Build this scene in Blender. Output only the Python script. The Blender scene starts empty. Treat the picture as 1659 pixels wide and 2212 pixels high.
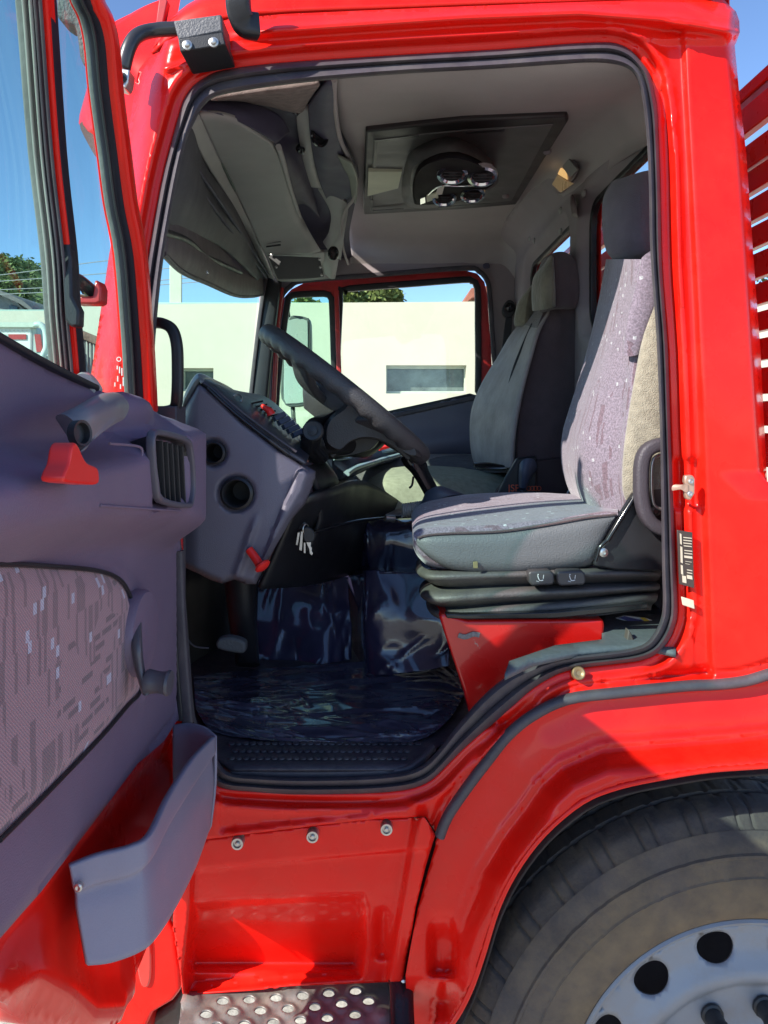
import bpy, math, random
import numpy as np
from mathutils import Vector, Matrix, noise
from mathutils.geometry import delaunay_2d_cdt
random.seed(7)
PI = math.pi
F = 1598.0      # focal length, in units of a 1659 x 2212 picture
CX, HY = 829.5, 900.0
H = 1.79        # eye height above the ground
sc = bpy.context.scene
C = sc.collection
# ------------------------------------------------------------ camera, sky, sun, exposure
cam_d = bpy.data.cameras.new('camera'); cam = bpy.data.objects.new('camera', cam_d); C.objects.link(cam)
cam.location = (0, 0, H); cam.rotation_euler = (math.radians(90), 0, 0)
cam_d.sensor_fit = 'VERTICAL'; cam_d.sensor_height = 36; cam_d.sensor_width = 27
cam_d.lens = 36 * F / 2212; cam_d.shift_y = -(1106 - HY) / 2212; cam_d.shift_x = 0
cam_d.clip_start = 0.05; cam_d.clip_end = 3000
sc.camera = cam
SUN = Vector((-0.66, -0.50, 0.56)).normalized()     # towards the sun
w = bpy.data.worlds.new('World'); sc.world = w; w.use_nodes = True
nt = w.node_tree; nt.nodes.clear()
sky = nt.nodes.new('ShaderNodeTexSky'); sky.sky_type = 'NISHITA'; sky.sun_disc = False
sky.sun_elevation = math.asin(SUN.z); sky.sun_rotation = math.atan2(SUN.x, SUN.y)
sky.altitude = 2500; sky.air_density = 1.0; sky.dust_density = 0.0; sky.ozone_density = 4.0
bg = nt.nodes.new('ShaderNodeBackground'); bg.inputs[1].default_value = 0.135
wo = nt.nodes.new('ShaderNodeOutputWorld')
nt.links.new(sky.outputs[0], bg.inputs[0]); nt.links.new(bg.outputs[0], wo.inputs[0])
sun_d = bpy.data.lights.new('sun', 'SUN'); sun = bpy.data.objects.new('sun', sun_d); C.objects.link(sun)
sun_d.energy = 4.2; sun_d.angle = math.radians(0.55); sun_d.color = (1, 0.95, 0.86)
sun.rotation_euler = SUN.to_track_quat('Z', 'Y').to_euler(); sun.location = (-3, -4, 8)
sc.view_settings.view_transform = 'Standard'; sc.view_settings.look = 'None'
sc.view_settings.exposure = 1.0; sc.view_settings.gamma = 1
# ------------------------------------------------------------ materials
MATS = {}
def mat(name, col, rough=0.5, metal=0.0, coat=0.0, spec=0.5, var=0.12, vscale=6.0, bump=0.0, bscale=80.0,
        dirt=None, dirt_amt=0.3, dirt_scale=5.0, emit=None, estr=0.0, alpha=1.0, sheen=0.0, rvar=0.06):
    if name in MATS: return MATS[name]
    m = bpy.data.materials.new(name); m.use_nodes = True; t = m.node_tree; N = t.nodes; L = t.links
    b = N['Principled BSDF']
    tc = N.new('ShaderNodeTexCoord')
    n1 = N.new('ShaderNodeTexNoise'); n1.inputs['Scale'].default_value = vscale; n1.inputs['Detail'].default_value = 6
    n1.inputs['Roughness'].default_value = 0.6
    L.new(tc.outputs['Object'], n1.inputs['Vector'])
    r = N.new('ShaderNodeMapRange'); r.inputs[3].default_value = 1 - var; r.inputs[4].default_value = 1 + var
    r.inputs[1].default_value = 0.3; r.inputs[2].default_value = 0.7
    L.new(n1.outputs['Fac'], r.inputs[0])
    mx = N.new('ShaderNodeMix'); mx.data_type = 'RGBA'; mx.blend_type = 'MULTIPLY'; mx.inputs[0].default_value = 1
    mx.inputs[6].default_value = (*col, 1); L.new(r.outputs[0], mx.inputs[7])
    out = mx.outputs[2]
    if dirt:
        n2 = N.new('ShaderNodeTexNoise'); n2.inputs['Scale'].default_value = dirt_scale; n2.inputs['Detail'].default_value = 8
        n2.inputs['Roughness'].default_value = 0.7
        L.new(tc.outputs['Object'], n2.inputs['Vector'])
        r2 = N.new('ShaderNodeMapRange'); r2.inputs[1].default_value = 0.45; r2.inputs[2].default_value = 0.75
        r2.inputs[4].default_value = dirt_amt; L.new(n2.outputs['Fac'], r2.inputs[0])
        m2 = N.new('ShaderNodeMix'); m2.data_type = 'RGBA'; L.new(r2.outputs[0], m2.inputs[0])
        L.new(out, m2.inputs[6]); m2.inputs[7].default_value = (*dirt, 1); out = m2.outputs[2]
    L.new(out, b.inputs['Base Color'])
    rr = N.new('ShaderNodeMapRange'); rr.inputs[3].default_value = max(0.02, rough - rvar); rr.inputs[4].default_value = min(1, rough + rvar)
    rr.inputs[1].default_value = 0.3; rr.inputs[2].default_value = 0.7
    n3 = N.new('ShaderNodeTexNoise'); n3.inputs['Scale'].default_value = vscale * 2.3; n3.inputs['Detail'].default_value = 5
    L.new(tc.outputs['Object'], n3.inputs['Vector']); L.new(n3.outputs['Fac'], rr.inputs[0]); L.new(rr.outputs[0], b.inputs['Roughness'])
    b.inputs['Metallic'].default_value = metal; b.inputs['Coat Weight'].default_value = coat; b.inputs['Coat Roughness'].default_value = 0.05
    b.inputs['Specular IOR Level'].default_value = spec
    if sheen: b.inputs['Sheen Weight'].default_value = sheen
    if bump:
        nb = N.new('ShaderNodeTexNoise'); nb.inputs['Scale'].default_value = bscale; nb.inputs['Detail'].default_value = 4
        L.new(tc.outputs['Object'], nb.inputs['Vector'])
        bp = N.new('ShaderNodeBump'); bp.inputs['Strength'].default_value = bump; bp.inputs['Distance'].default_value = 0.004
        L.new(nb.outputs['Fac'], bp.inputs['Height']); L.new(bp.outputs['Normal'], b.inputs['Normal'])
    if emit:
        b.inputs['Emission Color'].default_value = (*emit, 1); b.inputs['Emission Strength'].default_value = estr
    MATS[name] = m
    return m
def glass(name, tint=(0.85, 0.95, 0.9), refl=0.08):
    m = bpy.data.materials.new(name); m.use_nodes = True; t = m.node_tree; N = t.nodes; L = t.links
    N.clear(); o = N.new('ShaderNodeOutputMaterial'); tr = N.new('ShaderNodeBsdfTransparent'); tr.inputs[0].default_value = (*tint, 1)
    gl = N.new('ShaderNodeBsdfGlossy'); gl.inputs['Roughness'].default_value = 0.02
    fr = N.new('ShaderNodeValue'); fr.outputs[0].default_value = 0.01
    nz = N.new('ShaderNodeTexNoise'); nz.inputs['Scale'].default_value = 9
    mp = N.new('ShaderNodeMath'); mp.operation = 'MULTIPLY_ADD'; mp.inputs[1].default_value = refl * 0.5; 
    L.new(nz.outputs['Fac'], mp.inputs[0]); L.new(fr.outputs[0], mp.inputs[2])
    mx = N.new('ShaderNodeMixShader'); L.new(mp.outputs[0], mx.inputs[0]); L.new(tr.outputs[0], mx.inputs[1]); L.new(gl.outputs[0], mx.inputs[2])
    L.new(mx.outputs[0], o.inputs[0]); MATS[name] = m
    return m
RED = mat('red_paint', (0.80, 0.010, 0.005), 0.30, coat=0.28, spec=0.2, var=0.05, rvar=0.08, dirt=(0.55, 0.06, 0.03), dirt_amt=0.22, dirt_scale=9)
REDM = mat('red_paint_dull_shaded', (0.50, 0.02, 0.02), 0.45, coat=0.2, var=0.15, dirt=(0.12, 0.03, 0.02), dirt_amt=0.5, dirt_scale=14)  # dull red; also carries the painted-in shade of the passenger door
SEAL = mat('seal_rubber', (0.060, 0.050, 0.062), 0.55, var=0.25, vscale=14, bump=0.15, bscale=220, dirt=(0.16, 0.14, 0.12), dirt_amt=0.35, dirt_scale=16)
BLACK = mat('black_plastic', (0.016, 0.016, 0.019), 0.45, var=0.2, bump=0.12, bscale=400)
GLOSSB = mat('black_gloss', (0.012, 0.012, 0.014), 0.18, var=0.2)
TRIM = mat('door_trim_plastic', (0.175, 0.125, 0.190), 0.50, var=0.08, vscale=4, bump=0.25, bscale=500, dirt=(0.2, 0.17, 0.15), dirt_amt=0.12)
DASH = mat('dash_plastic', (0.125, 0.115, 0.155), 0.48, var=0.08, vscale=4, bump=0.25, bscale=500, dirt=(0.2, 0.17, 0.15), dirt_amt=0.12)
POCK = mat('pocket_plastic', (0.25, 0.23, 0.30), 0.46, var=0.06, vscale=4, bump=0.2, bscale=500)
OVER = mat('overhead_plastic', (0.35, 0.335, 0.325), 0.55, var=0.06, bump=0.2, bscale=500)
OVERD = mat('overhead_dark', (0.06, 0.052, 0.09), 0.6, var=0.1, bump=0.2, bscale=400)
HEAD = mat('headliner', (0.40, 0.345, 0.335), 0.9, var=0.07, bump=0.5, bscale=600, sheen=0.2)
CARP = mat('tunnel_carpet', (0.30, 0.29, 0.29), 0.95, var=0.2, vscale=40, bump=0.8, bscale=500)
WALLIN = mat('cab_wall_trim', (0.30, 0.25, 0.262), 0.7, var=0.07, bump=0.3, bscale=500)
CHROME = mat('chrome', (0.75, 0.75, 0.76), 0.12, metal=1, var=0.05)
STEEL = mat('steel', (0.55, 0.54, 0.52), 0.35, metal=0.9, var=0.2, dirt=(0.3, 0.24, 0.18), dirt_amt=0.4, dirt_scale=30)
ALU = mat('rim_silver', (0.28, 0.285, 0.31), 0.5, metal=0.35, var=0.08, dirt=(0.24, 0.18, 0.12), dirt_amt=0.5, dirt_scale=12)
REDP = mat('red_plastic', (0.80, 0.025, 0.02), 0.4, var=0.06)
FILM = mat('clear_film_over_dark', (0.034, 0.030, 0.062), 0.17, coat=0.5, var=0.4, vscale=6, rvar=0.08, bump=0.15, bscale=30)
FILMD = mat('dusty_film', (0.046, 0.041, 0.068), 0.21, coat=0.45, var=0.3, vscale=9, rvar=0.12, dirt=(0.09, 0.082, 0.11), dirt_amt=0.8, dirt_scale=6)
RUBM = mat('rubber_mat', (0.045, 0.036, 0.048), 0.5, var=0.25, vscale=20, bump=0.3, bscale=150, dirt=(0.20, 0.17, 0.15), dirt_amt=0.4, dirt_scale=16)
VINYL = mat('seat_side_vinyl', (0.12, 0.125, 0.13), 0.45, var=0.06, bump=0.4, bscale=350)
SEATD = mat('seat_dark_fabric', (0.078, 0.050, 0.054), 0.95, var=0.15, vscale=20, bump=0.6, bscale=500, sheen=0.3)
SEATG = mat('seat_grey_fabric', (0.17, 0.165, 0.18), 0.95, var=0.2, vscale=9, bump=0.6, bscale=300, sheen=0.3)
KHAKI = mat('seat_khaki_fabric', (0.34, 0.30, 0.22), 0.95, var=0.2, vscale=60, bump=0.9, bscale=420, sheen=0.3)
SEATL = mat('seat_light_weave', (0.40, 0.40, 0.30), 0.95, var=0.18, vscale=50, bump=0.8, bscale=400)
BELL = mat('bellows_rubber', (0.080, 0.074, 0.072), 0.5, var=0.25, vscale=12, bump=0.35, bscale=260, dirt=(0.3, 0.28, 0.2), dirt_amt=0.4)
LTTRAY = mat('pale_tray_plastic', (0.32, 0.42, 0.45), 0.3, var=0.05)
GLT = glass('side_glass', (0.95, 0.98, 0.94)); GLW = glass('windscreen_glass', (0.78, 0.96, 0.86), 0.12); GLQ = glass('quarter_glass', (0.80, 0.93, 0.90), 0.15)
# ------------------------------------------------------------ geometry helpers
DSH = [0.0]     # moves a whole group of parts nearer or farther
def P(px, py, d):
    d = d + DSH[0]
    return Vector(((px - CX) * d / F, d, H + (HY - py) * d / F))
def link(o, parent=None):
    C.objects.link(o)
    if parent is not None and parent.parent and parent.parent.parent: parent = parent.parent   # thing > part > sub-part, no deeper
    if parent is not None:
        o.parent = parent
        o.matrix_parent_inverse = Matrix.Translation(-WLOC[parent.name]) if parent.name in WLOC else Matrix.Identity(4)
    return o
WLOC = {}
def finish(o, m, smooth=40, bevel=0, bseg=2, solid=0, soff=0, sub=0):
    me = o.data
    if m is not None and not me.materials: me.materials.append(m)
    if smooth:
        for p in me.polygons: p.use_smooth = True
        if smooth < 180: me.set_sharp_from_angle(angle=math.radians(smooth))
    if solid:
        s = o.modifiers.new('s', 'SOLIDIFY'); s.thickness = solid; s.offset = soff
    if bevel:
        b = o.modifiers.new('b', 'BEVEL'); b.width = bevel; b.segments = bseg; b.limit_method = 'ANGLE'; b.angle_limit = math.radians(35)
        b.harden_normals = False
    if sub:
        s = o.modifiers.new('u', 'SUBSURF'); s.levels = sub; s.render_levels = sub
    return o
def mesh(name, V, Fc, m, parent=None, **k):
    me = bpy.data.meshes.new(name); me.from_pydata([tuple(v) for v in V], [], Fc); me.validate(); me.update()
    o = bpy.data.objects.new(name, me); finish(o, m, **k); return link(o, parent)
def cr(pts, n, closed=False):
    """catmull-rom through pts, n samples per span"""
    p = np.array(pts, float); k = len(p); out = []
    spans = k if closed else k - 1
    for i in range(spans):
        if closed: a, b, c, e = p[(i - 1) % k], p[i], p[(i + 1) % k], p[(i + 2) % k]
        else: a, b, c, e = p[max(i - 1, 0)], p[i], p[i + 1], p[min(i + 2, k - 1)]
        for j in range(n):
            t = j / n
            out.append(0.5 * (2 * b + (c - a) * t + (2 * a - 5 * b + 4 * c - e) * t * t + (3 * b - a - 3 * c + e) * t ** 3))
    if not closed: out.append(p[-1])
    return np.array(out)
def resample(p, n, closed=False):
    p = np.array(p, float)
    if closed: p = np.vstack([p, p[:1]])
    s = np.r_[0, np.cumsum(np.linalg.norm(np.diff(p, axis=0), axis=1))]
    t = np.linspace(0, s[-1], n, endpoint=not closed)
    return np.stack([np.interp(t, s, p[:, i]) for i in range(p.shape[1])], 1)
def prism(name, pts, d, th, m, parent=None, bevel=0.002, rnd=0, **k):
    """outline in picture units set at depth d, extruded along +Y by th"""
    if rnd: pts = cr(pts, rnd, True)
    n = len(pts); f = [P(a, b, d) for a, b in pts]
    ar = sum(f[i].x * f[(i + 1) % n].z - f[(i + 1) % n].x * f[i].z for i in range(n))
    if ar < 0: f = f[::-1]
    V = f + [v + Vector((0, th, 0)) for v in f]
    Fc = [tuple(range(n)), tuple(range(2 * n - 1, n - 1, -1))] + [(i, i + n, (i + 1) % n + n, (i + 1) % n) for i in range(n)]
    return mesh(name, V, Fc, m, parent, bevel=bevel, **k)
def inpoly(x, y, poly):
    poly = np.asarray(poly, float); r = np.zeros(x.shape, bool); n = len(poly); j = n - 1
    for i in range(n):
        xi, yi = poly[i]; xj, yj = poly[j]
        if yi != yj:
            c = ((yi > y) != (yj > y)) & (x < (xj - xi) * (y - yi) / (yj - yi) + xi); r ^= c
        j = i
    return r
def dist(x, y, line):
    line = np.asarray(line, float); r = np.full(x.shape, 1e9)
    for i in range(len(line) - 1):
        a, b = line[i], line[i + 1]; ab = b - a; L2 = max(ab @ ab, 1e-12)
        t = np.clip(((x - a[0]) * ab[0] + (y - a[1]) * ab[1]) / L2, 0, 1)
        r = np.minimum(r, np.hypot(x - a[0] - t * ab[0], y - a[1] - t * ab[1]))
    return r
def ss(x, a, b):
    t = np.clip((x - a) / (b - a), 0, 1); return t * t * (3 - 2 * t)
def off(poly, k):      # offset of a closed outline along its normal
    p = np.array(poly, float); n = len(p); o = []
    for i in range(n):
        t = p[(i + 1) % n] - p[i - 1]; nn = np.array([t[1], -t[0]]) / (np.linalg.norm(t) + 1e-9); o.append(p[i] + nn * k)
    return np.array(o)
def offl(line, k):
    p = np.array(line, float); o = []
    for i in range(len(p)):
        t = p[min(i + 1, len(p) - 1)] - p[max(i - 1, 0)]; nn = np.array([t[1], -t[0]]) / (np.linalg.norm(t) + 1e-9); o.append(p[i] + nn * k)
    return np.array(o)
def closed(l): l = list(map(tuple, l)); return l + [l[0]]
def sheet(name, outline, holes, step, fn, m, parent=None, lines=(), **k):
    """flat region (outline minus holes, 2-D) meshed finely, then mapped to 3-D by fn(u, v) -> N x 3"""
    rings = []; pts = []; edges = []
    for ring in [outline] + list(holes):
        L = np.linalg.norm(np.diff(np.array(closed(ring), float), axis=0), axis=1).sum()
        r = []
        ring = np.array(ring, float); n = len(ring)
        for i in range(n):
            a, b = ring[i], ring[(i + 1) % n]; q = max(1, int(np.linalg.norm(b - a) / step))
            for j in range(q): r.append(a + (b - a) * j / q)
        s = len(pts); pts += r; edges += [(s + i, s + (i + 1) % len(r)) for i in range(len(r))]
        rings.append(np.array(r))
    keep = []
    for ln in lines:
        ln = np.array(ln, float); L = np.linalg.norm(np.diff(ln, axis=0), axis=1).sum(); ln = resample(ln, max(2, int(L / step)))
        g = inpoly(ln[:, 0], ln[:, 1], rings[0]) & (dist(ln[:, 0], ln[:, 1], closed(rings[0])) > step * .35)
        for h in rings[1:]: g &= ~inpoly(ln[:, 0], ln[:, 1], h) & (dist(ln[:, 0], ln[:, 1], closed(h)) > step * .35)
        for kq in keep: g &= dist(ln[:, 0], ln[:, 1], kq) > step * .35
        pts += list(ln[g])
        if g.sum() > 1: keep.append(ln)
    o = np.array(rings[0]); lo, hi = o.min(0), o.max(0)
    gx, gy = np.meshgrid(np.arange(lo[0] + step / 2, hi[0], step), np.arange(lo[1] + step / 2, hi[1], step))
    gx[::2] += step / 2
    x, y = gx.ravel(), gy.ravel(); ok = inpoly(x, y, rings[0])
    for h in rings[1:]: ok &= ~inpoly(x, y, h)
    x, y = x[ok], y[ok]; ok = np.ones(x.shape, bool)
    for r in rings: ok &= dist(x, y, np.vstack([r, r[:1]])) > step * 0.45
    for r in keep: ok &= dist(x, y, r) > step * 0.5
    pts += [np.array(q) for q in zip(x[ok], y[ok])]
    sc_ = 1.0 / max(hi - lo)
    vo, eo, fo = delaunay_2d_cdt([Vector((float(q[0] * sc_), float(q[1] * sc_))) for q in pts], edges, [], 0, 1e-7)[:3]
    vo = np.array([(v[0] / sc_, v[1] / sc_) for v in vo]); fo = np.array([f for f in fo if len(f) == 3])
    c = vo[fo].mean(1); ok = inpoly(c[:, 0], c[:, 1], rings[0])
    for h in rings[1:]: ok &= ~inpoly(c[:, 0], c[:, 1], h)
    fo = fo[ok]; V = fn(vo[:, 0], vo[:, 1])
    return mesh(name, V, [tuple(int(i) for i in f) for f in fo], m, parent, **k)
def side(d0, rel=None, dref=None):
    """picture outline -> vertical plane at depth d0 with relief rel(px, py) added along Y"""
    def fn(u, v):
        y = np.full(u.shape, d0) + (rel(u, v) if rel else 0)
        x = (u - CX) * y / F; z = H + (HY - v) * y / F
        return np.stack([x, y, z], 1)
    return fn
def sweep(name, pts, prof, m, parent=None, n=6, closed_=False, ref=(0, -1, 0), world=False, smooth=50, cap=True, scale=None, **k):
    """pts (px, py, d); profile (a, b) in metres: a across in the plane, b towards ref"""
    q = [Vector(p) if world else P(*p) for p in pts]
    q = cr([tuple(v) for v in q], n, closed_) if n > 1 else np.array([tuple(v) for v in q])
    q = [Vector(v) for v in q]; N = len(q); R = Vector(ref).normalized(); V = []; K = len(prof)
    for i in range(N):
        t = (q[(i + 1) % N] - q[i - 1]) if closed_ else (q[min(i + 1, N - 1)] - q[max(i - 1, 0)])
        t.normalize(); s = t.cross(R)
        if s.length < 1e-4: s = t.cross(Vector((0, 0, 1)))
        s.normalize(); b = s.cross(t).normalized()
        if b.dot(R) < 0: b = -b
        g = scale(i / max(N - 1, 1)) if scale else 1
        for a_, b_ in prof: V.append(q[i] + s * a_ * g + b * b_ * g)
    Fc = []
    for i in range(N if closed_ else N - 1):
        for j in range(K):
            a0 = i * K + j; a1 = i * K + (j + 1) % K; b0 = ((i + 1) % N) * K + j; b1 = ((i + 1) % N) * K + (j + 1) % K
            Fc.append((a0, a1, b1, b0))
    if cap and not closed_: Fc += [tuple(range(K))[::-1], tuple(range((N - 1) * K, N * K))]
    return mesh(name, V, Fc, m, parent, smooth=smooth, **k)
def circ(r, n=12, ry=None): return [(r * math.cos(2 * PI * i / n), (ry or r) * math.sin(2 * PI * i / n)) for i in range(n)]
def rrect(w_, h_, r=0.002, n=3):
    o = []
    for cx, cy, a0 in ((w_ / 2 - r, h_ / 2 - r, 0), (-w_ / 2 + r, h_ / 2 - r, 90), (-w_ / 2 + r, -h_ / 2 + r, 180), (w_ / 2 - r, -h_ / 2 + r, 270)):
        for i in range(n + 1):
            a = math.radians(a0 + 90 * i / n); o.append((cx + r * math.cos(a), cy + r * math.sin(a)))
    return o
def lathe(name, c, axis, prof, m, parent=None, n=32, start=None, **k):
    """prof (radius, height along axis); c world centre"""
    A = Vector(axis).normalized(); U = A.orthogonal().normalized(); W = A.cross(U); V = []
    for r, h in prof:
        for i in range(n):
            a = 2 * PI * i / n; V.append(Vector(c) + A * h + (U * math.cos(a) + W * math.sin(a)) * r)
    K = len(prof); Fc = [(j * n + i, j * n + (i + 1) % n, (j + 1) * n + (i + 1) % n, (j + 1) * n + i) for j in range(K - 1) for i in range(n)]
    if prof[0][0] > 1e-6: Fc.append(tuple(range(n))[::-1]) if k.pop('cap0', True) else None
    else: k.pop('cap0', None)
    if prof[-1][0] > 1e-6: Fc.append(tuple(range((K - 1) * n, K * n))) if k.pop('cap1', True) else None
    else: k.pop('cap1', None)
    return mesh(name, V, Fc, m, parent, **k)
def patch(name, curves, m, parent=None, nu=6, nv=6, closed_u=False, world=False, disp=None, **k):
    """surface through curves of (px, py, d) points"""
    cs = [np.array([tuple(p) if world else tuple(P(*p)) for p in c]) for c in curves]
    K = max(len(c) for c in cs)
    cs = [cr(c, nu, closed_u) if len(c) == K else resample(cr(c, 8), (K - 1) * nu + 1) for c in cs]
    arr = np.array(cs); M = arr.shape[1]
    rows = np.stack([cr(arr[:, j], nv) for j in range(M)], 1); R = rows.shape[0]
    if disp: rows = disp(rows)
    V = rows.reshape(-1, 3); Fc = []
    for i in range(R - 1):
        for j in range(M if closed_u else M - 1):
            Fc.append((i * M + j, i * M + (j + 1) % M, (i + 1) * M + (j + 1) % M, (i + 1) * M + j))
    if closed_u: Fc += [tuple(range(M))[::-1], tuple(range((R - 1) * M, R * M))]
    return mesh(name, V, Fc, m, parent, **k)
def body(name, secs, m, parent=None, nu=5, nv=5, **k): return patch(name, secs, m, parent, nu, nv, closed_u=True, **k)
def box(name, x0, x1, y0, y1, z0, z1, m, parent=None, bevel=0.003, **k):
    V = [(x, y, z) for x in (x0, x1) for y in (y0, y1) for z in (z0, z1)]
    return mesh(name, V, [(0, 1, 3, 2), (4, 6, 7, 5), (0, 4, 5, 1), (2, 3, 7, 6), (0, 2, 6, 4), (1, 5, 7, 3)], m, parent, bevel=bevel, **k)
def merge(name, objs, m=None, parent=None):
    """several freshly built pieces of ONE part joined into one mesh"""
    dg = bpy.context.evaluated_depsgraph_get(); dg.update(); V = []; Fc = []; mi = []; mats = []; sm = []
    for o in objs:
        ev = o.evaluated_get(dg); me = ev.to_mesh(); b = len(V)
        V += [tuple(v.co) for v in me.vertices]
        ml = [s.material for s in o.material_slots]
        for p in me.polygons:
            Fc.append(tuple(b + i for i in p.vertices)); mt = ml[p.material_index] if ml else m
            if mt not in mats: mats.append(mt)
            mi.append(mats.index(mt))
        ev.to_mesh_clear(); bpy.data.objects.remove(o)
    me = bpy.data.meshes.new(name); me.from_pydata(V, [], Fc); me.update()
    for t in mats: me.materials.append(t)
    for p, i in zip(me.polygons, mi): p.material_index = i; p.use_smooth = True
    me.set_sharp_from_angle(angle=math.radians(45))
    o = bpy.data.objects.new(name, me); return link(o, parent)
def thing(name, loc, label, cat, group=None):
    o = bpy.data.objects.new(name, None); C.objects.link(o); o.location = loc; WLOC[o.name] = Vector(loc)
    o.empty_display_size = 0.1
    o['label'] = label; o['category'] = cat
    if group: o['group'] = group
    return o
def tag(o, label, cat, group=None):
    o['label'] = label; o['category'] = cat
    if group: o['group'] = group
    return o
def struct(o): o['kind'] = 'structure'; return o
def Zr(py, d): return H + (HY - py) * d / F
def hplane(z0, rel=None):
    """picture outline -> horizontal plane at height z0 (relative to the eye)"""
    def fn(u, v):
        d = z0 * F / (HY - v); x = (u - CX) * d / F
        z = np.full(u.shape, H + z0) + (rel(x, d) if rel else 0)
        return np.stack([x, d, z], 1)
    return fn
def text(name, body_, loc, size, m, parent, rot=(PI / 2, 0, 0), ext=0.0006):
    cu = bpy.data.curves.new(name, 'FONT'); cu.body = body_; cu.size = size; cu.extrude = ext; cu.align_x = 'CENTER'; cu.align_y = 'CENTER'
    o = bpy.data.objects.new(name, cu); cu.materials.append(m); o.location = loc; o.rotation_euler = rot
    return link(o, parent)
# ============================================================ setting
def grid_xy(name, x0, x1, y0, y1, z, m, rel=None, n=2):
    xs = np.linspace(x0, x1, n); ys = np.linspace(y0, y1, n)
    V = [(x, y, z + (rel(x, y) if rel else 0)) for x in xs for y in ys]
    Fc = [(i * n + j, (i + 1) * n + j, (i + 1) * n + j + 1, i * n + j + 1) for i in range(n - 1) for j in range(n - 1)]
    return struct(mesh(name, V, Fc, m, None))
GRAV = mat('pale_gravel', (0.46, 0.43, 0.36), 0.95, var=0.45, vscale=9, bump=1.0, bscale=60, dirt=(0.2, 0.18, 0.13), dirt_amt=0.6, dirt_scale=30)
grid_xy('ground', -900, 900, -900, 900, 0, GRAV)
# ============================================================ truck
D0 = 1.35
truck = thing('truck', (0.2, 2.4, 0), 'red cab-over truck parked with its near door wide open showing two seats', 'truck')
AP_OUT = [(393, 236), (402, 213), (420, 188), (447, 169), (480, 156), (560, 144), (660, 135), (878, 121), (1077, 110), (1209, 99), (1290, 95), (1330, 97),
          (1362, 112), (1388, 140), (1403, 165), (1412, 205), (1418, 248), (1424, 400), (1427, 549), (1433, 650), (1441, 759), (1446, 920), (1451, 1053), (1457, 1218),
          (1461, 1318), (1455, 1352), (1442, 1382), (1420, 1408), (1385, 1424), (1330, 1432), (1259, 1440), (1205, 1453), (1150, 1484), (1110, 1518), (1061, 1560),
          (1000, 1614), (960, 1655), (930, 1683), (895, 1699), (849, 1707), (772, 1712), (635, 1713), (540, 1707), (490, 1702), (460, 1688), (440, 1655), (420, 1600), (397, 1561),
          (385, 1400), (367, 1191), (345, 1050), (318, 900), (296, 800), (305, 690), (322, 560), (350, 400), (372, 310)]
AP_IN = [(420, 262), (432, 238), (445, 222), (468, 207), (520, 196), (600, 184), (719, 171), (878, 158), (1044, 149), (1180, 140), (1262, 135), (1310, 136),
         (1345, 142), (1366, 154), (1380, 178), (1390, 220), (1398, 298), (1403, 400), (1405, 520), (1411, 620), (1419, 725), (1426, 900), (1429, 1043), (1431, 1218),
         (1433, 1300), (1428, 1338), (1415, 1366), (1395, 1390), (1360, 1402), (1310, 1410), (1250, 1416), (1190, 1426), (1130, 1447), (1090, 1466), (1040, 1508),
         (985, 1572), (950, 1618), (920, 1648), (890, 1664), (849, 1672), (772, 1678), (635, 1680), (540, 1676), (505, 1672), (482, 1660), (462, 1630), (440, 1585), (420, 1545),
         (408, 1400), (392, 1191), (375, 1050), (342, 900), (332, 800), (338, 690), (352, 560), (380, 400), (400, 310)]
MOLD = [(950, 1806), (968, 1762), (1010, 1700), (1058, 1637), (1098, 1588), (1150, 1546), (1225, 1511), (1330, 1497), (1480, 1482), (1545, 1479), (1606, 1472), (1659, 1457), (1760, 1425)]
ARCH = [(1800, 1640), (1659, 1654), (1536, 1663), (1444, 1677), (1338, 1699), (1257, 1732), (1175, 1801), (1114, 1882), (1074, 1964), (1045, 2057), (1021, 2127), (996, 2180), (968, 2225), (930, 2300)]
BODY = [(300, 150), (322, 122), (345, 112), (356, 90), (430, 60), (500, 40), (620, 30), (900, 18), (1200, 6), (1400, 0), (1475, -2), (1560, -6), (1572, 8), (1590, 25), (1597, 45), (1598, 70), (1592, 88), (1587, 98), (1590, 130), (1600, 230),
        (1612, 330), (1628, 560), (1643, 760), (1650, 900), (1657, 1040), (1700, 1060), (1730, 1250), (1740, 1428)]
BODY += [(a, b + 3) for a, b in MOLD[::-1] if a < 1700] + [(943, 1800), (919, 1764), (806, 1770), (670, 1785), (550, 1800), (441, 1814), (385, 1822), (330, 1700), (300, 1500), (260, 1200), (220, 1000), (185, 900), (195, 820), (236, 549), (262, 400), (290, 200)]
apc = np.array(closed(cr(AP_OUT, 2, True)))
PIL1 = [(1376, 102), (1440, 200), (1461, 330), (1468, 549), (1478, 800), (1487, 1000), (1490, 1250), (1492, 1440)]
PIL2 = [(1440, 52), (1477, 62), (1483, 200), (1494, 400), (1504, 600), (1515, 850), (1524, 1100), (1532, 1300), (1537, 1468)]
GUT = [(350, 118), (480, 82), (700, 66), (1000, 46), (1250, 36), (1440, 50), (1590, 78)]
GUT2 = [(360, 150), (470, 118), (660, 96), (900, 80), (1150, 66), (1300, 62), (1420, 84)]
APIL = [(322, 122), (318, 230), (293, 360), (262, 480), (240, 620), (215, 800)]
SILLP = [(476, 1716), (890, 1730), (886, 1745), (800, 1758), (480, 1797), (474, 1790)]
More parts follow.
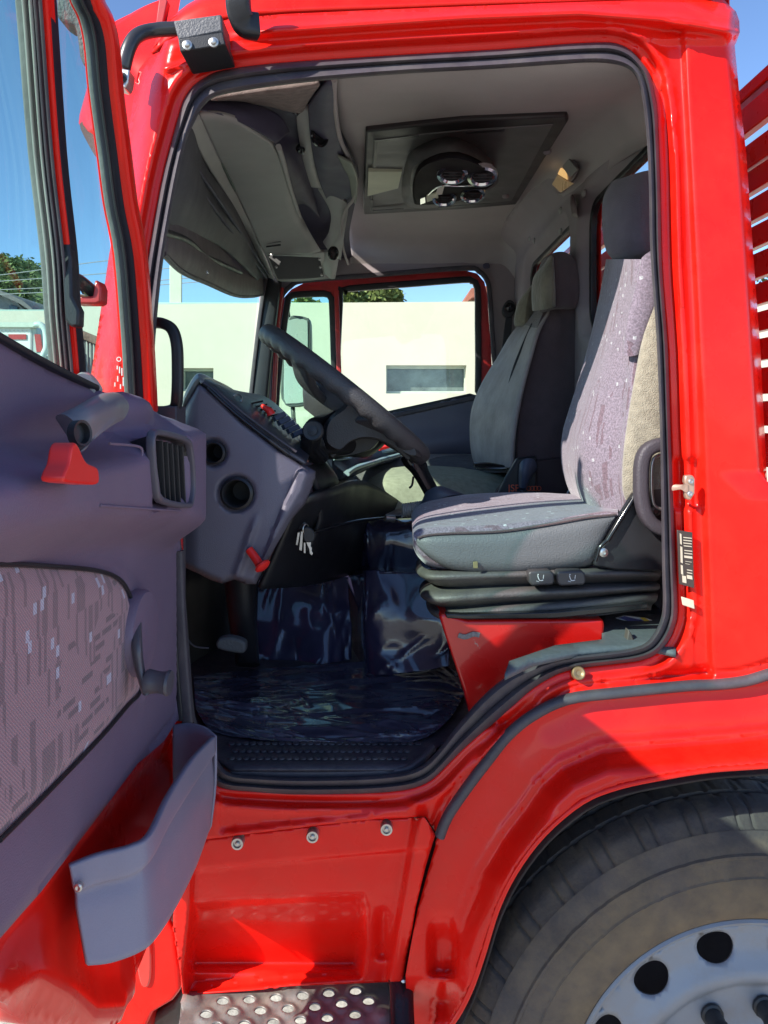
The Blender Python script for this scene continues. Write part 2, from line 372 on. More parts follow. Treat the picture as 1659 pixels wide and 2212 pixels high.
def rel_body(u, v):
    r = np.zeros(u.shape)
    da = dist(u, v, apc)
    r += 0.022 * (1 - ss(da, 16, 34)) - 0.005 * np.exp(-((da - 12) / 7) ** 2)          # door rebate around the opening
    r -= 0.006 * np.exp(-((da - 38) / 9) ** 2)
    d2 = dist(u, v, PIL2); right = ss(u - np.interp(v, [b for a, b in PIL2], [a for a, b in PIL2]), -6, 8)
    vv = (v > 60) & (v < 1470)
    r += np.where(vv, 0.016 * (1 - right) * ss(u, 1380, 1450), 0)
    r -= np.where(v > 50, 0.006 * np.exp(-(dist(u, v, PIL1) / 5) ** 2), 0)
    r -= 0.006 * np.exp(-(d2 / 6) ** 2)
    # rear corner rounds away
    ex = np.interp(v, [0, 100, 330, 560, 900, 1020, 1080, 1450], [1597, 1588, 1612, 1628, 1650, 1658, 1720, 1740])
    r += 0.05 * ss(u - ex, -28, 4) ** 2 + 0.012 * ss(u - ex, -120, 0)
    # roof gutter: stands proud, roof rolls away above it
    g = np.interp(u, [a for a, b in GUT], [b for a, b in GUT]); g2 = np.interp(u, [a for a, b in GUT2], [b for a, b in GUT2])
    top = (u > 345)
    r += np.where(top, 0.07 * ss(g - v, 10, 90) - 0.030 * np.exp(-((v - g + 6) / 9) ** 2) * ss(u, 480, 620), 0)
    r -= np.where(top, 0.008 * np.exp(-((v - g2) / 6) ** 2), 0)
    # front pillar: rounded face turning to the windscreen
    ed = np.interp(v, [100, 230, 400, 549, 820, 1000], [318, 290, 262, 236, 195, 190])
    r += np.where((v > 90) & (u < 420), 0.10 * (1 - ss(u - ed, -8, 60)) ** 1.5, 0)
    # sill pressing
    ins = inpoly(u, v, SILLP); ds = dist(u, v, closed(SILLP)); sd = np.where(ins, ds, -ds)
    r += 0.010 * ss(sd, -5, 6)
    sm = dist(u, v, MOLD); r += 0.010 * np.exp(-((sm - 24) / 5) ** 2) * (v > 1400)
    low = (v > 1385) & (u > 1000) & (u < 1540)
    r += np.where(low, 0.014 * np.exp(-((v - np.interp(u, [1100, 1250, 1535], [1560, 1478, 1450])) / 9) ** 2), 0)
    # striker recess on the rear pillar
    q = (ss(u, 1452, 1462) * (1 - ss(u, 1502, 1515))) * ss(v, 985, 998) * (1 - ss(v, 1090, 1104)); r += 0.012 * q
    # sheet-metal is never perfectly flat
    r += 0.0009 * np.sin(u / 71.0) * np.cos(v / 93.0)
    return r
cab = sheet('cab_side', BODY, [off(cr(AP_OUT, 2, True)[:], 0)], 7.5, side(D0, rel_body), RED, truck,
            lines=[off(cr(AP_OUT, 2, True), k).tolist() + [off(cr(AP_OUT, 2, True), k)[0].tolist()] for k in (7, 14, 21, 28, 36, 45)] + [offl(l, k) for l in (PIL1, PIL2, GUT, GUT2) for k in (0, -7, 7, -14, 14)] + [off(SILLP, 0), offl(APIL, 0)], smooth=180, solid=0.002, soff=1)
# inward return of the door opening + rubber seal
ring_o = [(a, b, D0 + 0.018) for a, b in AP_OUT]
def toring(l, d): return [(CX + (a - CX) * D0 / D0, b, d) for a, b in l]
flange = patch('door_opening_flange', [[tuple(P(a, b, D0) + Vector((0, 0.020, 0))) for a, b in AP_OUT], [tuple(P(a, b, D0) + Vector((0, 0.045, 0))) for a, b in AP_IN],
     [tuple(P(a, b, D0) + Vector((0, 0.10, 0))) for a, b in AP_IN]], RED, truck, nu=3, nv=2, closed_u=False, world=True)
def ringsurf(name, loops, m, parent, nu=3, **k):
    arrs = [cr([tuple(p) for p in l], nu, True) for l in loops]; M = len(arrs[0]); V = np.vstack(arrs); Fc = []
    for i in range(len(arrs) - 1):
        for j in range(M): Fc.append((i * M + j, i * M + (j + 1) % M, (i + 1) * M + (j + 1) % M, (i + 1) * M + j))
    return mesh(name, V, Fc, m, parent, **k)
bpy.data.objects.remove(flange)
W_ = lambda l, dy, t=0.0, l2=None: [P(a + (0 if l2 is None else (l2[i][0] - a) * t), b + (0 if l2 is None else (l2[i][1] - b) * t), D0 + dy) for i, (a, b) in enumerate(l)]
ringsurf('door_opening_flange', [W_(AP_OUT, 0.024), W_(AP_IN, 0.030), W_(AP_IN, 0.045)], SEAL, truck, smooth=60, solid=0.002)
ringsurf('door_seal', [W_(AP_OUT, 0.022, -0.1, AP_IN), W_(AP_OUT, 0.004, 0.06, AP_IN), W_(AP_OUT, -0.001, 0.22, AP_IN), W_(AP_OUT, 0.006, 0.36, AP_IN), W_(AP_OUT, 0.012, 0.42, AP_IN), W_(AP_OUT, 0.007, 0.5, AP_IN),
    W_(AP_OUT, 0.001, 0.64, AP_IN), W_(AP_OUT, -0.002, 0.78, AP_IN), W_(AP_OUT, 0.004, 0.93, AP_IN), W_(AP_OUT, 0.016, 1.0, AP_IN), W_(AP_OUT, 0.035, 1.02, AP_IN)], SEAL, truck, smooth=60)
# mudguard below the moulding
FEND = [(a, b - 1) for a, b in MOLD] + [(1800, 1420)] + ARCH + [(882, 2300), (879, 2200), (876, 2106), (884, 2060), (902, 1964), (925, 1880), (945, 1812)]
CREASE = [(945, 2150), (962, 2060), (985, 1990), (1030, 1880), (1080, 1800), (1126, 1741), (1159, 1693), (1208, 1648), (1298, 1609), (1444, 1597), (1600, 1585), (1800, 1560)]
def rel_f(u, v):
    da = dist(u, v, ARCH); dc = dist(u, v, CREASE)
    ins = da < dc + 1e9
    side_ = ss(dist(u, v, MOLD) - dist(u, v, ARCH), -400, 400)
    r = np.zeros(u.shape)
    t = da / (da + dc + 1e-6); near = inpoly(u, v, CREASE + ARCH)
    r -= np.where(near, 0.055 * ss(dc, 0, 70), 0)
    r -= 0.006 * np.exp(-(dc / 8) ** 2)
    r += 0.03 * np.where(near, 0, ss(dc, 0, 120)) * 0.6
    r -= 0.003 * np.exp(-((da - 7) / 7) ** 2)
    q = ss(u, 915, 945) * (1 - ss(u, 975, 990)) * ss(v, 1960, 2040) * (1 - ss(v, 2100, 2112)); r += 0.03 * q
    r += 0.04 * ss(v, 2105, 2180) * (1 - ss(u, 960, 1020))
    return r
fend = sheet('mudguard', FEND, [], 7.5, side(D0, rel_f), RED, truck, lines=[CREASE, offl(CREASE, 8), offl(CREASE, -8), offl(ARCH, 7), offl(ARCH, 14), offl(ARCH, 21), offl(ARCH, -7), offl(ARCH, -14), offl(MOLD, 10), offl(MOLD, -10)], smooth=180, solid=0.004, soff=1)
sweep('mudguard_edge', [(a, b, D0 - 0.056) for a, b in ARCH], circ(0.005, 8), RED, fend, n=4)
sweep('side_moulding', [(a, b, D0 - 0.004) for a, b in MOLD], [(-.009, -.004), (-.009, .004), (-.006, .009), (0, .011), (.006, .009), (.009, .004), (.009, -.004)], SEAL, truck, n=4)
# inside of the wheel arch
def archpt(k, d): return [(a, b, d) for a, b in ARCH[::-1]]
patch('wheel_arch_liner', [[tuple(P(a, b, D0) + Vector((0, y, 0))) for a, b in ARCH] for y in (-0.03, 0.1, 0.3, 0.55)], mat('arch_liner', (0.03, 0.022, 0.02), 0.9, var=0.4, bump=0.8, bscale=40), truck, nu=3, nv=2, world=True, solid=0.004)
# step well
WELL = [(441, 1815), (550, 1801), (670, 1786), (806, 1771), (917, 1766), (941, 1802), (920, 1870), (898, 1960), (880, 2070), (874, 2120), (760, 2125), (640, 2130), (520, 2138), (398, 2146), (388, 2090), (374, 2000), (378, 1900), (385, 1825)]
RECP = [(421, 1956), (520, 1946), (782, 1937), (789, 1960), (783, 2040), (774, 2104), (640, 2112), (408, 2138), (405, 2100)]
SEAM2 = [(385, 1885), (550, 1867), (738, 1850), (888, 1836)]
def rel_w(u, v):
    r = np.full(u.shape, 0.012)
    s2 = np.interp(u, [a for a, b in SEAM2], [b for a, b in SEAM2])
    r += 0.010 * ss(v - s2, -6, 6) + 0.05 * ss(v, 1880, 2140)
    dr = dist(u, v, closed(RECP)); sd = np.where(inpoly(u, v, RECP), dr, -dr)
    r += (0.02 + 0.05 * ss(v, 1940, 2090)) * ss(sd, -14, 16) - 0.03 * ss(v, 2078, 2104) * ss(sd, -4, 10)
    r -= 0.035 * ss(u - np.interp(v, [1760, 1800, 2120], [905, 895, 840]), -14, 8) * (1 - ss(u - np.interp(v, [1760, 1800, 2120], [925, 935, 868]), -3, 5) * 0.5)
    r += 0.020 * np.exp(-((u - 825) / 14) ** 2) * ss(v, 1950, 2000) * (1 - ss(v, 2060, 2080))
    r -= 0.02 * (1 - ss(u - np.interp(v, [1820, 2140], [420, 404]), -8, 8))
    r += 0.0015 * np.sin(u / 37.) * np.cos(v / 41.)
    return r
well = sheet('step_well', WELL, [], 6, side(D0, rel_w), RED, truck, lines=[SEAM2, offl(SEAM2, 6), offl(SEAM2, -6)] + [closed(off(RECP, k)) for k in (-14, -7, 0, 7, 14)], smooth=180, solid=0.003, soff=1)
for a, b in ((513, 1822), (675, 1807), (835, 1791)):
    c = P(a, b, D0 - 0.001)
    lathe('bolt', c, (0, -1, 0), [(0.0115, -0.02), (0.0115, 0.001), (0.0105, 0.003), (0.0075, 0.003), (0.0068, -0.001), (0.0042, -0.001), (0.0042, 0.003), (0.003, 0.004), (0, 0.004)], STEEL, well, n=24)
# step plate with holes
ZS = -1.118
STEP = [(396, 2146), (520, 2138), (640, 2130), (760, 2124), (850, 2119), (870, 2250), (376, 2290)]
holes = [(481, 2171), (538, 2168), (445, 2200), (503, 2195), (596, 2164), (654, 2160), (710, 2154), (768, 2149), (562, 2192), (622, 2188), (680, 2184), (738, 2177), (796, 2171), (767, 2201), (707, 2208), (649, 2213), (468, 2226), (528, 2222), (590, 2218)]
def hole(a, b, rx=12, ry=8.2): return [(a + rx * math.cos(t), b + ry * math.sin(t)) for t in np.linspace(0, 2 * PI, 18, endpoint=False)]
HX = np.array([((a - CX) * ZS / (HY - b), ZS * F / (HY - b)) for a, b in holes + [(414, 2165), (629, 2148), (826, 2195)]])
def rel_s(x, d):
    r = np.zeros(x.shape)
    for hx, hd in HX: r += 0.006 * np.exp(-((np.hypot(x - hx, d - hd)) / 0.017) ** 4)
    return r
STEELP = mat('step_steel', (0.20, 0.19, 0.18), 0.42, metal=0.3, var=0.35, vscale=12, dirt=(0.36, 0.31, 0.24), dirt_amt=0.7, dirt_scale=14, bump=0.3)
sheet('step_plate', STEP, [hole(a, b) for a, b in holes], 4, hplane(ZS, rel_s), STEELP, truck, smooth=60, solid=0.003, soff=-1)
sweep('step_end_cap', [(838, 2062, 1.475), (858, 2095, 1.43), (866, 2140, 1.39), (868, 2200, 1.35), (872, 2280, 1.30)], rrect(0.045, 0.04, 0.012), GLOSSB, truck, n=5, ref=(0, 0, 1), bevel=0.004)
lathe('step_screw', P(872, 2120, 1.39), (0, -1, 0), [(0.006, -0.02), (0.006, 0.004), (0.003, 0.006), (0, 0.006)], STEEL, truck, n=8)
prism('seam_gap_blackout', [(868, 1775), (975, 1775), (958, 1950), (935, 2060), (930, 2290), (862, 2290), (862, 2130)], 1.43, .02, BLACK, truck)  # black plate added behind the seam so the gap reads dark
# bumper corner beside the step
bump = prism('bumper_end', [(230, 2230), (255, 2150), (300, 2040), (335, 1990), (360, 1985), (378, 2010), (386, 2080), (391, 2140), (372, 2165), (330, 2190), (310, 2230), (300, 2320), (215, 2320)], 1.47, 0.30, RED, truck, bevel=0.010, bseg=4)
prism('bumper_lens', [(297, 2035), (320, 2028), (326, 2050), (326, 2110), (318, 2134), (304, 2130), (296, 2095)], 1.463, 0.012, mat('red_lens', (0.6, 0.03, 0.02), 0.12, coat=1), bump, bevel=0.004, rnd=3)
prism('bumper_tail', [(390, 2150), (392, 2320), (300, 2320), (312, 2235), (330, 2200), (372, 2172)], 1.56, 0.2, mat('dusty_liner', (0.16, 0.13, 0.10), 0.8, var=0.4, bump=0.6), truck, bevel=0.01)
em_ = []
for k, (a0, ch) in enumerate(((112, 'I'), (114, 'I'), (116, 'O'), (135, 'I'), (137, 'O'), (139, 'I'), (141, 'I'))): pass
# roof, front corner and sun visor
patch('roof', [[(a, b, d) for a, b, d in l] for l in (
    [(330, 118, 1.42), (480, 42, 1.40), (900, 18, 1.40), (1300, 4, 1.40), (1560, -6, 1.41)],
    [(360, 60, 1.50), (500, -20, 1.5), (900, -40, 1.5), (1300, -50, 1.5), (1540, -50, 1.5)],
    [(420, 90, 2.2), (560, 60, 2.2), (900, 60, 2.2), (1250, 60, 2.2), (1300, 60, 2.2)],
    [(500, 300, 3.2), (620, 300, 3.2), (900, 300, 3.2), (1100, 300, 3.2), (1130, 300, 3.2)],
    [(520, 520, 3.6), (640, 500, 3.6), (900, 490, 3.6), (1080, 490, 3.6), (1105, 490, 3.6)])], RED, truck, nu=5, nv=5, solid=0.01)
vis = body('sun_visor', [[(236, 66, 1.50), (300, 150, 1.46), (345, 128, 1.45), (390, -5, 1.50), (340, 2, 1.55), (281, 30, 1.55)],
    [(200, 165, 1.62), (262, 285, 1.50), (300, 240, 1.47), (330, 120, 1.55), (300, 100, 1.62), (240, 90, 1.64)],
    [(170, 266, 1.72), (215, 300, 1.66), (262, 320, 1.60), (285, 240, 1.6), (262, 190, 1.7), (200, 190, 1.75)]], RED, truck, nu=4, nv=5, solid=0)
body('sun_visor_underside', [[(172, 268, 1.70), (200, 262, 1.68), (225, 285, 1.65), (240, 330, 1.62), (214, 345, 1.64), (190, 310, 1.68)],
    [(176, 272, 1.85), (205, 266, 1.83), (230, 290, 1.80), (244, 332, 1.77), (220, 348, 1.79), (196, 316, 1.83)]], mat('visor_mesh_dark', (0.10, 0.04, 0.04), 0.7, var=0.4, bump=0.8, bscale=300), vis, nu=3, nv=2)
prism('sun_visor_seam', [(335, 60), (343, 0), (352, -10), (362, 0), (348, 66)], 1.435, 0.02, REDM, vis, bevel=0.002)
# mirror bracket over the door
mb = prism('mirror_bracket', [(374, 44), (478, 30), (481, 68), (385, 86)], 1.275, 0.07, mat('bracket_grey', (0.10, 0.10, 0.11), 0.5, var=0.3, bump=0.5, bscale=300), truck, bevel=0.003)
prism('bracket_face', [(384, 84), (481, 68), (487, 96), (389, 112)], 1.268, 0.085, BLACK, mb, bevel=0.002)
for a, b in ((405, 98), (462, 92)):
    lathe('bracket_bolt', P(a, b, 1.267), (0, -1, 0), [(0.0085, -0.002), (0.0085, 0.002), (0.0055, 0.003), (0.0055, 0.007), (0.004, 0.008), (0, 0.008)], STEEL, mb, n=12)
sweep('mirror_tube', [(384, 62, 1.31), (330, 66, 1.30), (296, 78, 1.28), (278, 105, 1.27), (266, 148, 1.27)], circ(0.0125, 16), mat('tube_black', (0.03, 0.028, 0.03), 0.35, coat=0.3, var=0.2), truck, n=8, smooth=180)
cl = prism('mirror_clamp', [(252, 146), (280, 150), (276, 178), (270, 190), (252, 186)], 1.255, 0.03, STEEL, truck, bevel=0.002)
lathe('clamp_bolt', P(262, 168, 1.254), (0, -1, 0), [(0.010, -0.002), (0.010, 0.002), (0.006, 0.003), (0.006, 0.008), (0, 0.009)], BLACK, cl, n=6)
sweep('mirror_arm', [(556, 58, 1.31), (530, 52, 1.30), (518, 30, 1.29), (514, -10, 1.28), (516, -60, 1.28)], rrect(0.042, 0.03, 0.008), BLACK, truck, n=6, smooth=50)
# striker, plates, screws on the rear pillar
st = body('door_striker', [[(1452, 1050, 1.335), (1462, 1046, 1.335), (1462, 1056, 1.335), (1452, 1060, 1.335)], [(1470, 1049, 1.33), (1480, 1047, 1.33), (1480, 1056, 1.33), (1470, 1057, 1.33)], [(1478, 1046, 1.33), (1486, 1046, 1.33), (1486, 1062, 1.33), (1478, 1062, 1.33)]], mat('striker_metal', (0.52, 0.33, 0.24), 0.35, metal=0.6, var=0.2), truck, nu=3, nv=3)
prism('striker_plate', [(1480, 1027), (1497, 1026), (1502, 1034), (1502, 1066), (1492, 1082), (1482, 1078), (1479, 1060), (1482, 1050), (1478, 1040)], 1.332, 0.012, MATS['striker_metal'], st, bevel=0.003)
for a, b in ((1492, 1040), (1490, 1067)): lathe('striker_screw', P(a, b, 1.331), (0, -1, 0), [(0.005, -0.002), (0.005, 0.002), (0.003, 0.003), (0, 0.002)], STEEL, st, n=10)
pl = prism('type_plate', [(1463, 1145), (1496, 1150), (1500, 1271), (1468, 1262)], 1.347, 0.004, mat('plate_black', (0.05, 0.035, 0.03), 0.35, var=0.3), truck, bevel=0.001)
CRM = mat('plate_cream', (0.55, 0.47, 0.36), 0.5, var=0.15)
prs = [prism('x', [(a0, b0), (a1, b0 + 2), (a1 + 1, b1 + 2), (a0 + 1, b1)], 1.3455, 0.002, CRM, None, bevel=0) for a0, b0, a1, b1 in
       [(1476, 1160, 1494, 1162), (1476, 1166, 1494, 1168), (1476, 1172, 1494, 1174), (1477, 1178, 1494, 1180), (1478, 1188, 1495, 1190), (1478, 1194, 1495, 1196), (1478, 1200, 1495, 1205), (1469, 1152, 1472, 1175), (1470, 1180, 1474, 1215), (1471, 1220, 1475, 1240),
        (1474, 1243, 1482, 1258), (1484, 1230, 1495, 1232), (1484, 1236, 1495, 1238), (1484, 1242, 1495, 1250), (1480, 1212, 1494, 1213), (1480, 1217, 1490, 1218)]]
pm = merge('plate_print', prs, CRM, pl)
prism('pillar_sticker', [(1472, 1289), (1499, 1297), (1501, 1316), (1475, 1307)], 1.347, 0.003, CRM, truck, bevel=0.001)
lathe('sill_screw', P(1250, 1454, 1.35), (0, -1, 0.4), [(0.012, -0.01), (0.012, 0.002), (0.010, 0.004), (0.006, 0.003), (0.004, 0.001), (0, 0.001)], mat('screw_brass', (0.35, 0.22, 0.12), 0.4, metal=0.6, var=0.2), truck, n=20)
# wheel
WC = P(1625, 2385, 1.40); k_ = 1.40 / F
whl = bpy.data.objects.new('front_wheel', None); whl.location = WC; C.objects.link(whl); whl.parent = truck; whl.matrix_parent_inverse = Matrix.Translation(-WLOC['truck']); WLOC['front_wheel'] = WC
TY = mat('tyre_rubber', (0.060, 0.048, 0.046), 0.75, var=0.25, vscale=8, bump=0.35, bscale=120, dirt=(0.20, 0.14, 0.08), dirt_amt=0.7, dirt_scale=6)
_t = TY.node_tree; _vm = _t.nodes.new('ShaderNodeVectorMath'); _vm.operation = 'DISTANCE'; _vm.inputs[1].default_value = tuple(WC); _tc = [n for n in _t.nodes if n.type == 'TEX_COORD'][0]
_t.links.new(_tc.outputs['Object'], _vm.inputs[0]); _mr = _t.nodes.new('ShaderNodeMapRange'); _mr.inputs[1].default_value = .35; _mr.inputs[2].default_value = .52; _mr.inputs[3].default_value = .75; _mr.inputs[4].default_value = .0; _t.links.new(_vm.outputs['Value'], _mr.inputs[0])
_b = _t.nodes['Principled BSDF']; _src = _b.inputs['Base Color'].links[0].from_socket; _nz = _t.nodes.new('ShaderNodeTexNoise'); _nz.inputs['Scale'].default_value = 26; _t.links.new(_tc.outputs['Object'], _nz.inputs[0])
_mu = _t.nodes.new('ShaderNodeMath'); _mu.operation = 'MULTIPLY'; _t.links.new(_mr.outputs[0], _mu.inputs[0]); _t.links.new(_nz.outputs['Fac'], _mu.inputs[1])
_mx = _t.nodes.new('ShaderNodeMix'); _mx.data_type = 'RGBA'; _t.links.new(_mu.outputs[0], _mx.inputs[0]); _t.links.new(_src, _mx.inputs[6]); _mx.inputs[7].default_value = (.30, .20, .10, 1); _t.links.new(_mx.outputs[2], _b.inputs['Base Color'])
tp = [(398, 0.012), (404, -0.004), (412, -0.010), (440, -0.016), (480, -0.021), (500, -0.022), (503, -0.0245), (507, -0.022), (520, -0.022), (543, -0.020), (546, -0.0235), (552, -0.0235), (555, -0.019), (585, -0.013), (598, -0.008), (600, -0.011), (605, -0.006), (622, 0.004), (628, 0.009), (634, 0.018), (641, 0.040), (643, 0.052), (636, 0.054), (636, 0.062), (644, 0.064), (646, 0.10), (637, 0.102), (637, 0.112), (646, 0.114), (646, 0.15), (634, 0.152), (634, 0.162), (645, 0.164), (640, 0.24), (620, 0.27), (400, 0.28)]
nT = 720; V = []; Fc = []; K = len(tp)
for j, (r, h) in enumerate(tp):
    for i in range(nT):
        a = 2 * PI * i / nT; rr = r * k_; hh = h
        if 601 < r < 640 and h < 0.05 and i % 20 in (0, 6): rr -= 0.003; hh += 0.003
        if r > 639 and 0.02 < h < 0.25 and (i + 3 * j) % 12 in (0, 1): rr -= 0.003
        if 480 < r < 560: hh -= 0.0012 * (noise.noise(Vector((math.cos(a) * 30, math.sin(a) * 30, r * .05))) > .25)
        V.append((WC.x + rr * math.cos(a), WC.y + hh, WC.z + rr * math.sin(a)))
for j in range(K - 1):
    for i in range(nT): Fc.append((j * nT + i, j * nT + (i + 1) % nT, (j + 1) * nT + (i + 1) % nT, (j + 1) * nT + i))
mesh('tyre', V, Fc, TY, whl, smooth=35)
# rim: dish with hand holes
def rimfn(x, z):
    r = np.hypot(x, z)
    y = np.interp(r, np.array([0, 150, 170, 200, 262, 275, 291, 300, 330, 372, 382]) * k_, [-0.03, -0.03, 0.0, 0.005, 0.005, -0.008, -0.010, -0.004, 0.008, 0.014, 0.012])
    return np.stack([WC.x + x, WC.y + y, WC.z + z], 1)
R2 = 384 * k_; cirp = lambda cx, cy, rx, ry, rot=0, n=28: [(cx + rx * math.cos(t) * math.cos(rot) - ry * math.sin(t) * math.sin(rot), cy + rx * math.cos(t) * math.sin(rot) + ry * math.sin(t) * math.cos(rot)) for t in np.linspace(0, 2 * PI, n, endpoint=False)]
hh = []
for i in range(14):
    a = math.radians(90 + 13 + 25.7 * i); rc = 345 * k_; hh.append(cirp(rc * math.cos(a), rc * math.sin(a), 32 * k_, 40 * k_, a))
rim = sheet('rim', cirp(0, 0, R2, R2, n=120), hh, 0.008, rimfn, ALU, whl, smooth=60, solid=0.006, soff=1)
lathe('rim_flange', WC, (0, 1, 0), [(383 * k_, 0.012), (386 * k_, 0.004), (390 * k_, -0.004), (396 * k_, -0.006), (401 * k_, -0.002), (401 * k_, 0.01), (392 * k_, 0.03), (388 * k_, 0.2)], ALU, rim, n=120, cap0=False, cap1=False)
lathe('brake_drum', WC, (0, 1, 0), [(0.31, 0.13), (0.31, 0.25), (0, 0.25)], mat('drum', (0.14, 0.12, 0.13), 0.8, var=0.3), whl, n=40, cap0=False)
lathe('hub', WC, (0, -1, 0), [(0.10, 0.0), (0.10, 0.03), (0.085, 0.06), (0.075, 0.065), (0.07, 0.06), (0, 0.06)], BLACK, whl, n=32, cap0=False)
for i in range(12):
    a = math.radians(90 + 24.3 - 30 * i); c = WC + Vector((math.cos(a) * 217 * k_, -0.004, math.sin(a) * 217 * k_))
    lathe('wheel_nut', c, (0, -1, 0), [(0.021, 0), (0.021, 0.005), (0.017, 0.007), (0.0165, 0.03), (0.018, 0.034), (0.018, 0.044), (0.013, 0.050), (0, 0.050)], BLACK, whl, n=14)
# cargo body behind the cab: horizontal boards
stk = bpy.data.objects.new('cargo_headboard', None); stk.location = (0.8, 2.4, H - 0.6); C.objects.link(stk); stk.parent = truck; stk.matrix_parent_inverse = Matrix.Translation(-WLOC['truck']); WLOC['cargo_headboard'] = Vector((0.8, 2.4, H - 0.6))
sl = [(137, 167), (186, 249), (278, 333), (341, 391), (407, 457), (471, 520), (534, 590), (603, 650), (667, 710), (727, 775), (792, 850), (866, 920), (936, 1010)]
for i, (a, b) in enumerate(sl):
    z1 = H + (900 - a) * 1.54 / F; z0 = H + (900 - b) * 1.54 / F
    box('board', 0.80, 0.822, 1.38, 3.62, z0, z1, RED, stk, bevel=0.003)
box('aluminium_strip', 0.805, 0.818, 1.38, 3.62, H + (900 - 186) * 1.54 / F + 0.0015, H + (900 - 167) * 1.54 / F - 0.0015, STEEL, stk, bevel=0.001)
for y in (1.40, 2.2, 3.0, 3.58): box('post', 0.824, 0.87, y, y + 0.05, 0.9, H + 0.65, REDM, stk, bevel=0.004)
box('cargo_post', 0.864, 0.91, 1.39, 1.46, 1.25, H + 0.30, REDM, stk, bevel=0.004)
# ============================================================ open door (its plane runs towards the camera)
XD = -0.37
def D(px, py, X=XD): d = X * F / (px - CX); return (d, H + (HY - py) * d / F)       # -> (Y, Z)
SH = [(396, 1200), (396, 1561), (392, 1700), (365, 1900), (317, 2048), (252, 2204), (200, 2240), (60, 2215), (0, 2168), (-250, 2080), (-700, 2200), (-700, 400), (-200, 600), (0, 742), (200, 846), (330, 893), (396, 960)]
shp = [D(a, b, -0.385) for a, b in SH]
lip = [D(a, b, -0.385) for a, b in [(252, 2180), (191, 2185), (136, 2134), (68, 2096), (0, 2123), (-250, 2040)]]
lip2 = [D(a, b, -0.385) for a, b in [(395, 1600), (307, 1690), (0, 2080)]]
def shfn(y, z):
    x = np.full(y.shape, -0.385); d = dist(y, z, lip)
    x += 0.012 * np.exp(-(d / 0.022) ** 2) - 0.010 * np.exp(-(dist(y, z, lip2) / 0.02) ** 2)
    g = D(275, 2120, -0.385); x += 0.012 * np.exp(-((y - g[0]) / 0.02) ** 2 - ((z - g[1]) / 0.06) ** 2)
    return np.stack([x, y, z], 1)
door = sheet('open_door', shp, [], 0.012, shfn, RED, truck, lines=[lip, offl(lip, .011), offl(lip, -.011), lip2, offl(lip2, .011), offl(lip2, -.011)], smooth=180, solid=0.05, soff=-1)
TR = [(390, 1195), (391, 1480), (386, 1555), (355, 1600), (307, 1649), (230, 1755), (100, 1925), (0, 2046), (-200, 2300), (-600, 2700), (-600, 330), (-200, 605), (0, 735), (100, 790), (165, 822), (215, 848), (250, 846), (275, 858), (285, 880), (330, 890), (362, 905), (380, 935), (384, 1000), (388, 1100)]
trp = [D(a, b) for a, b in TR]
Lpt = lambda l, X=XD: [D(a, b, X) for a, b in l]
def trfn(y, z):
    zt = z - H
    top = np.interp(y, [0.4, 0.9, 1.2, 1.35], [-0.035, -0.03, -0.003, -0.003]); bot = np.interp(y, [0.5, 0.8, 1.1, 1.28], [-0.10, -0.125, -0.165, -0.205])
    b = (1 - ss(zt, top - 0.028, top + 0.008)) * ss(zt, bot - 0.035, bot + 0.03)
    b *= 1 - ss(y, 1.23, 1.325) ** 1.5
    x = XD + 0.072 * b
    # pull handle swelling
    h = np.exp(-((y - 1.045) / 0.10) ** 2) * ss(zt, -0.06, 0.0) * (1 - ss(zt, 0.015, 0.045)); x += 0.035 * h
    fl = dist(y, z, Lpt([(0, 1200), (100, 1206), (200, 1216), (260, 1238), (296, 1290), (306, 1340), (312, 1500)]))
    x += 0.004 * np.exp(-(fl / 0.012) ** 2)
    o = dist(y, z, Lpt([(386, 1195), (387, 1480), (382, 1550), (307, 1643), (230, 1750), (0, 2040), (-200, 2290)])); x -= 0.008 * (1 - ss(o, 0, 0.014))
    # hollow under the grab handle
    x -= 0.012 * np.exp(-(np.hypot((y - 1.03) / 0.05, (zt + 0.09) / 0.04)) ** 2)
    # vent recess
    g = ss(y, 0.958, 0.972) * (1 - ss(y, 1.118, 1.132)) * ss(zt, -0.122, -0.112) * (1 - ss(zt, -0.042, -0.030)); x -= 0.030 * g
    return np.stack([x, y, z], 1)
trim = sheet('trim_panel', trp, [], 0.009, trfn, TRIM, door, smooth=60, solid=0.004, soff=-1)
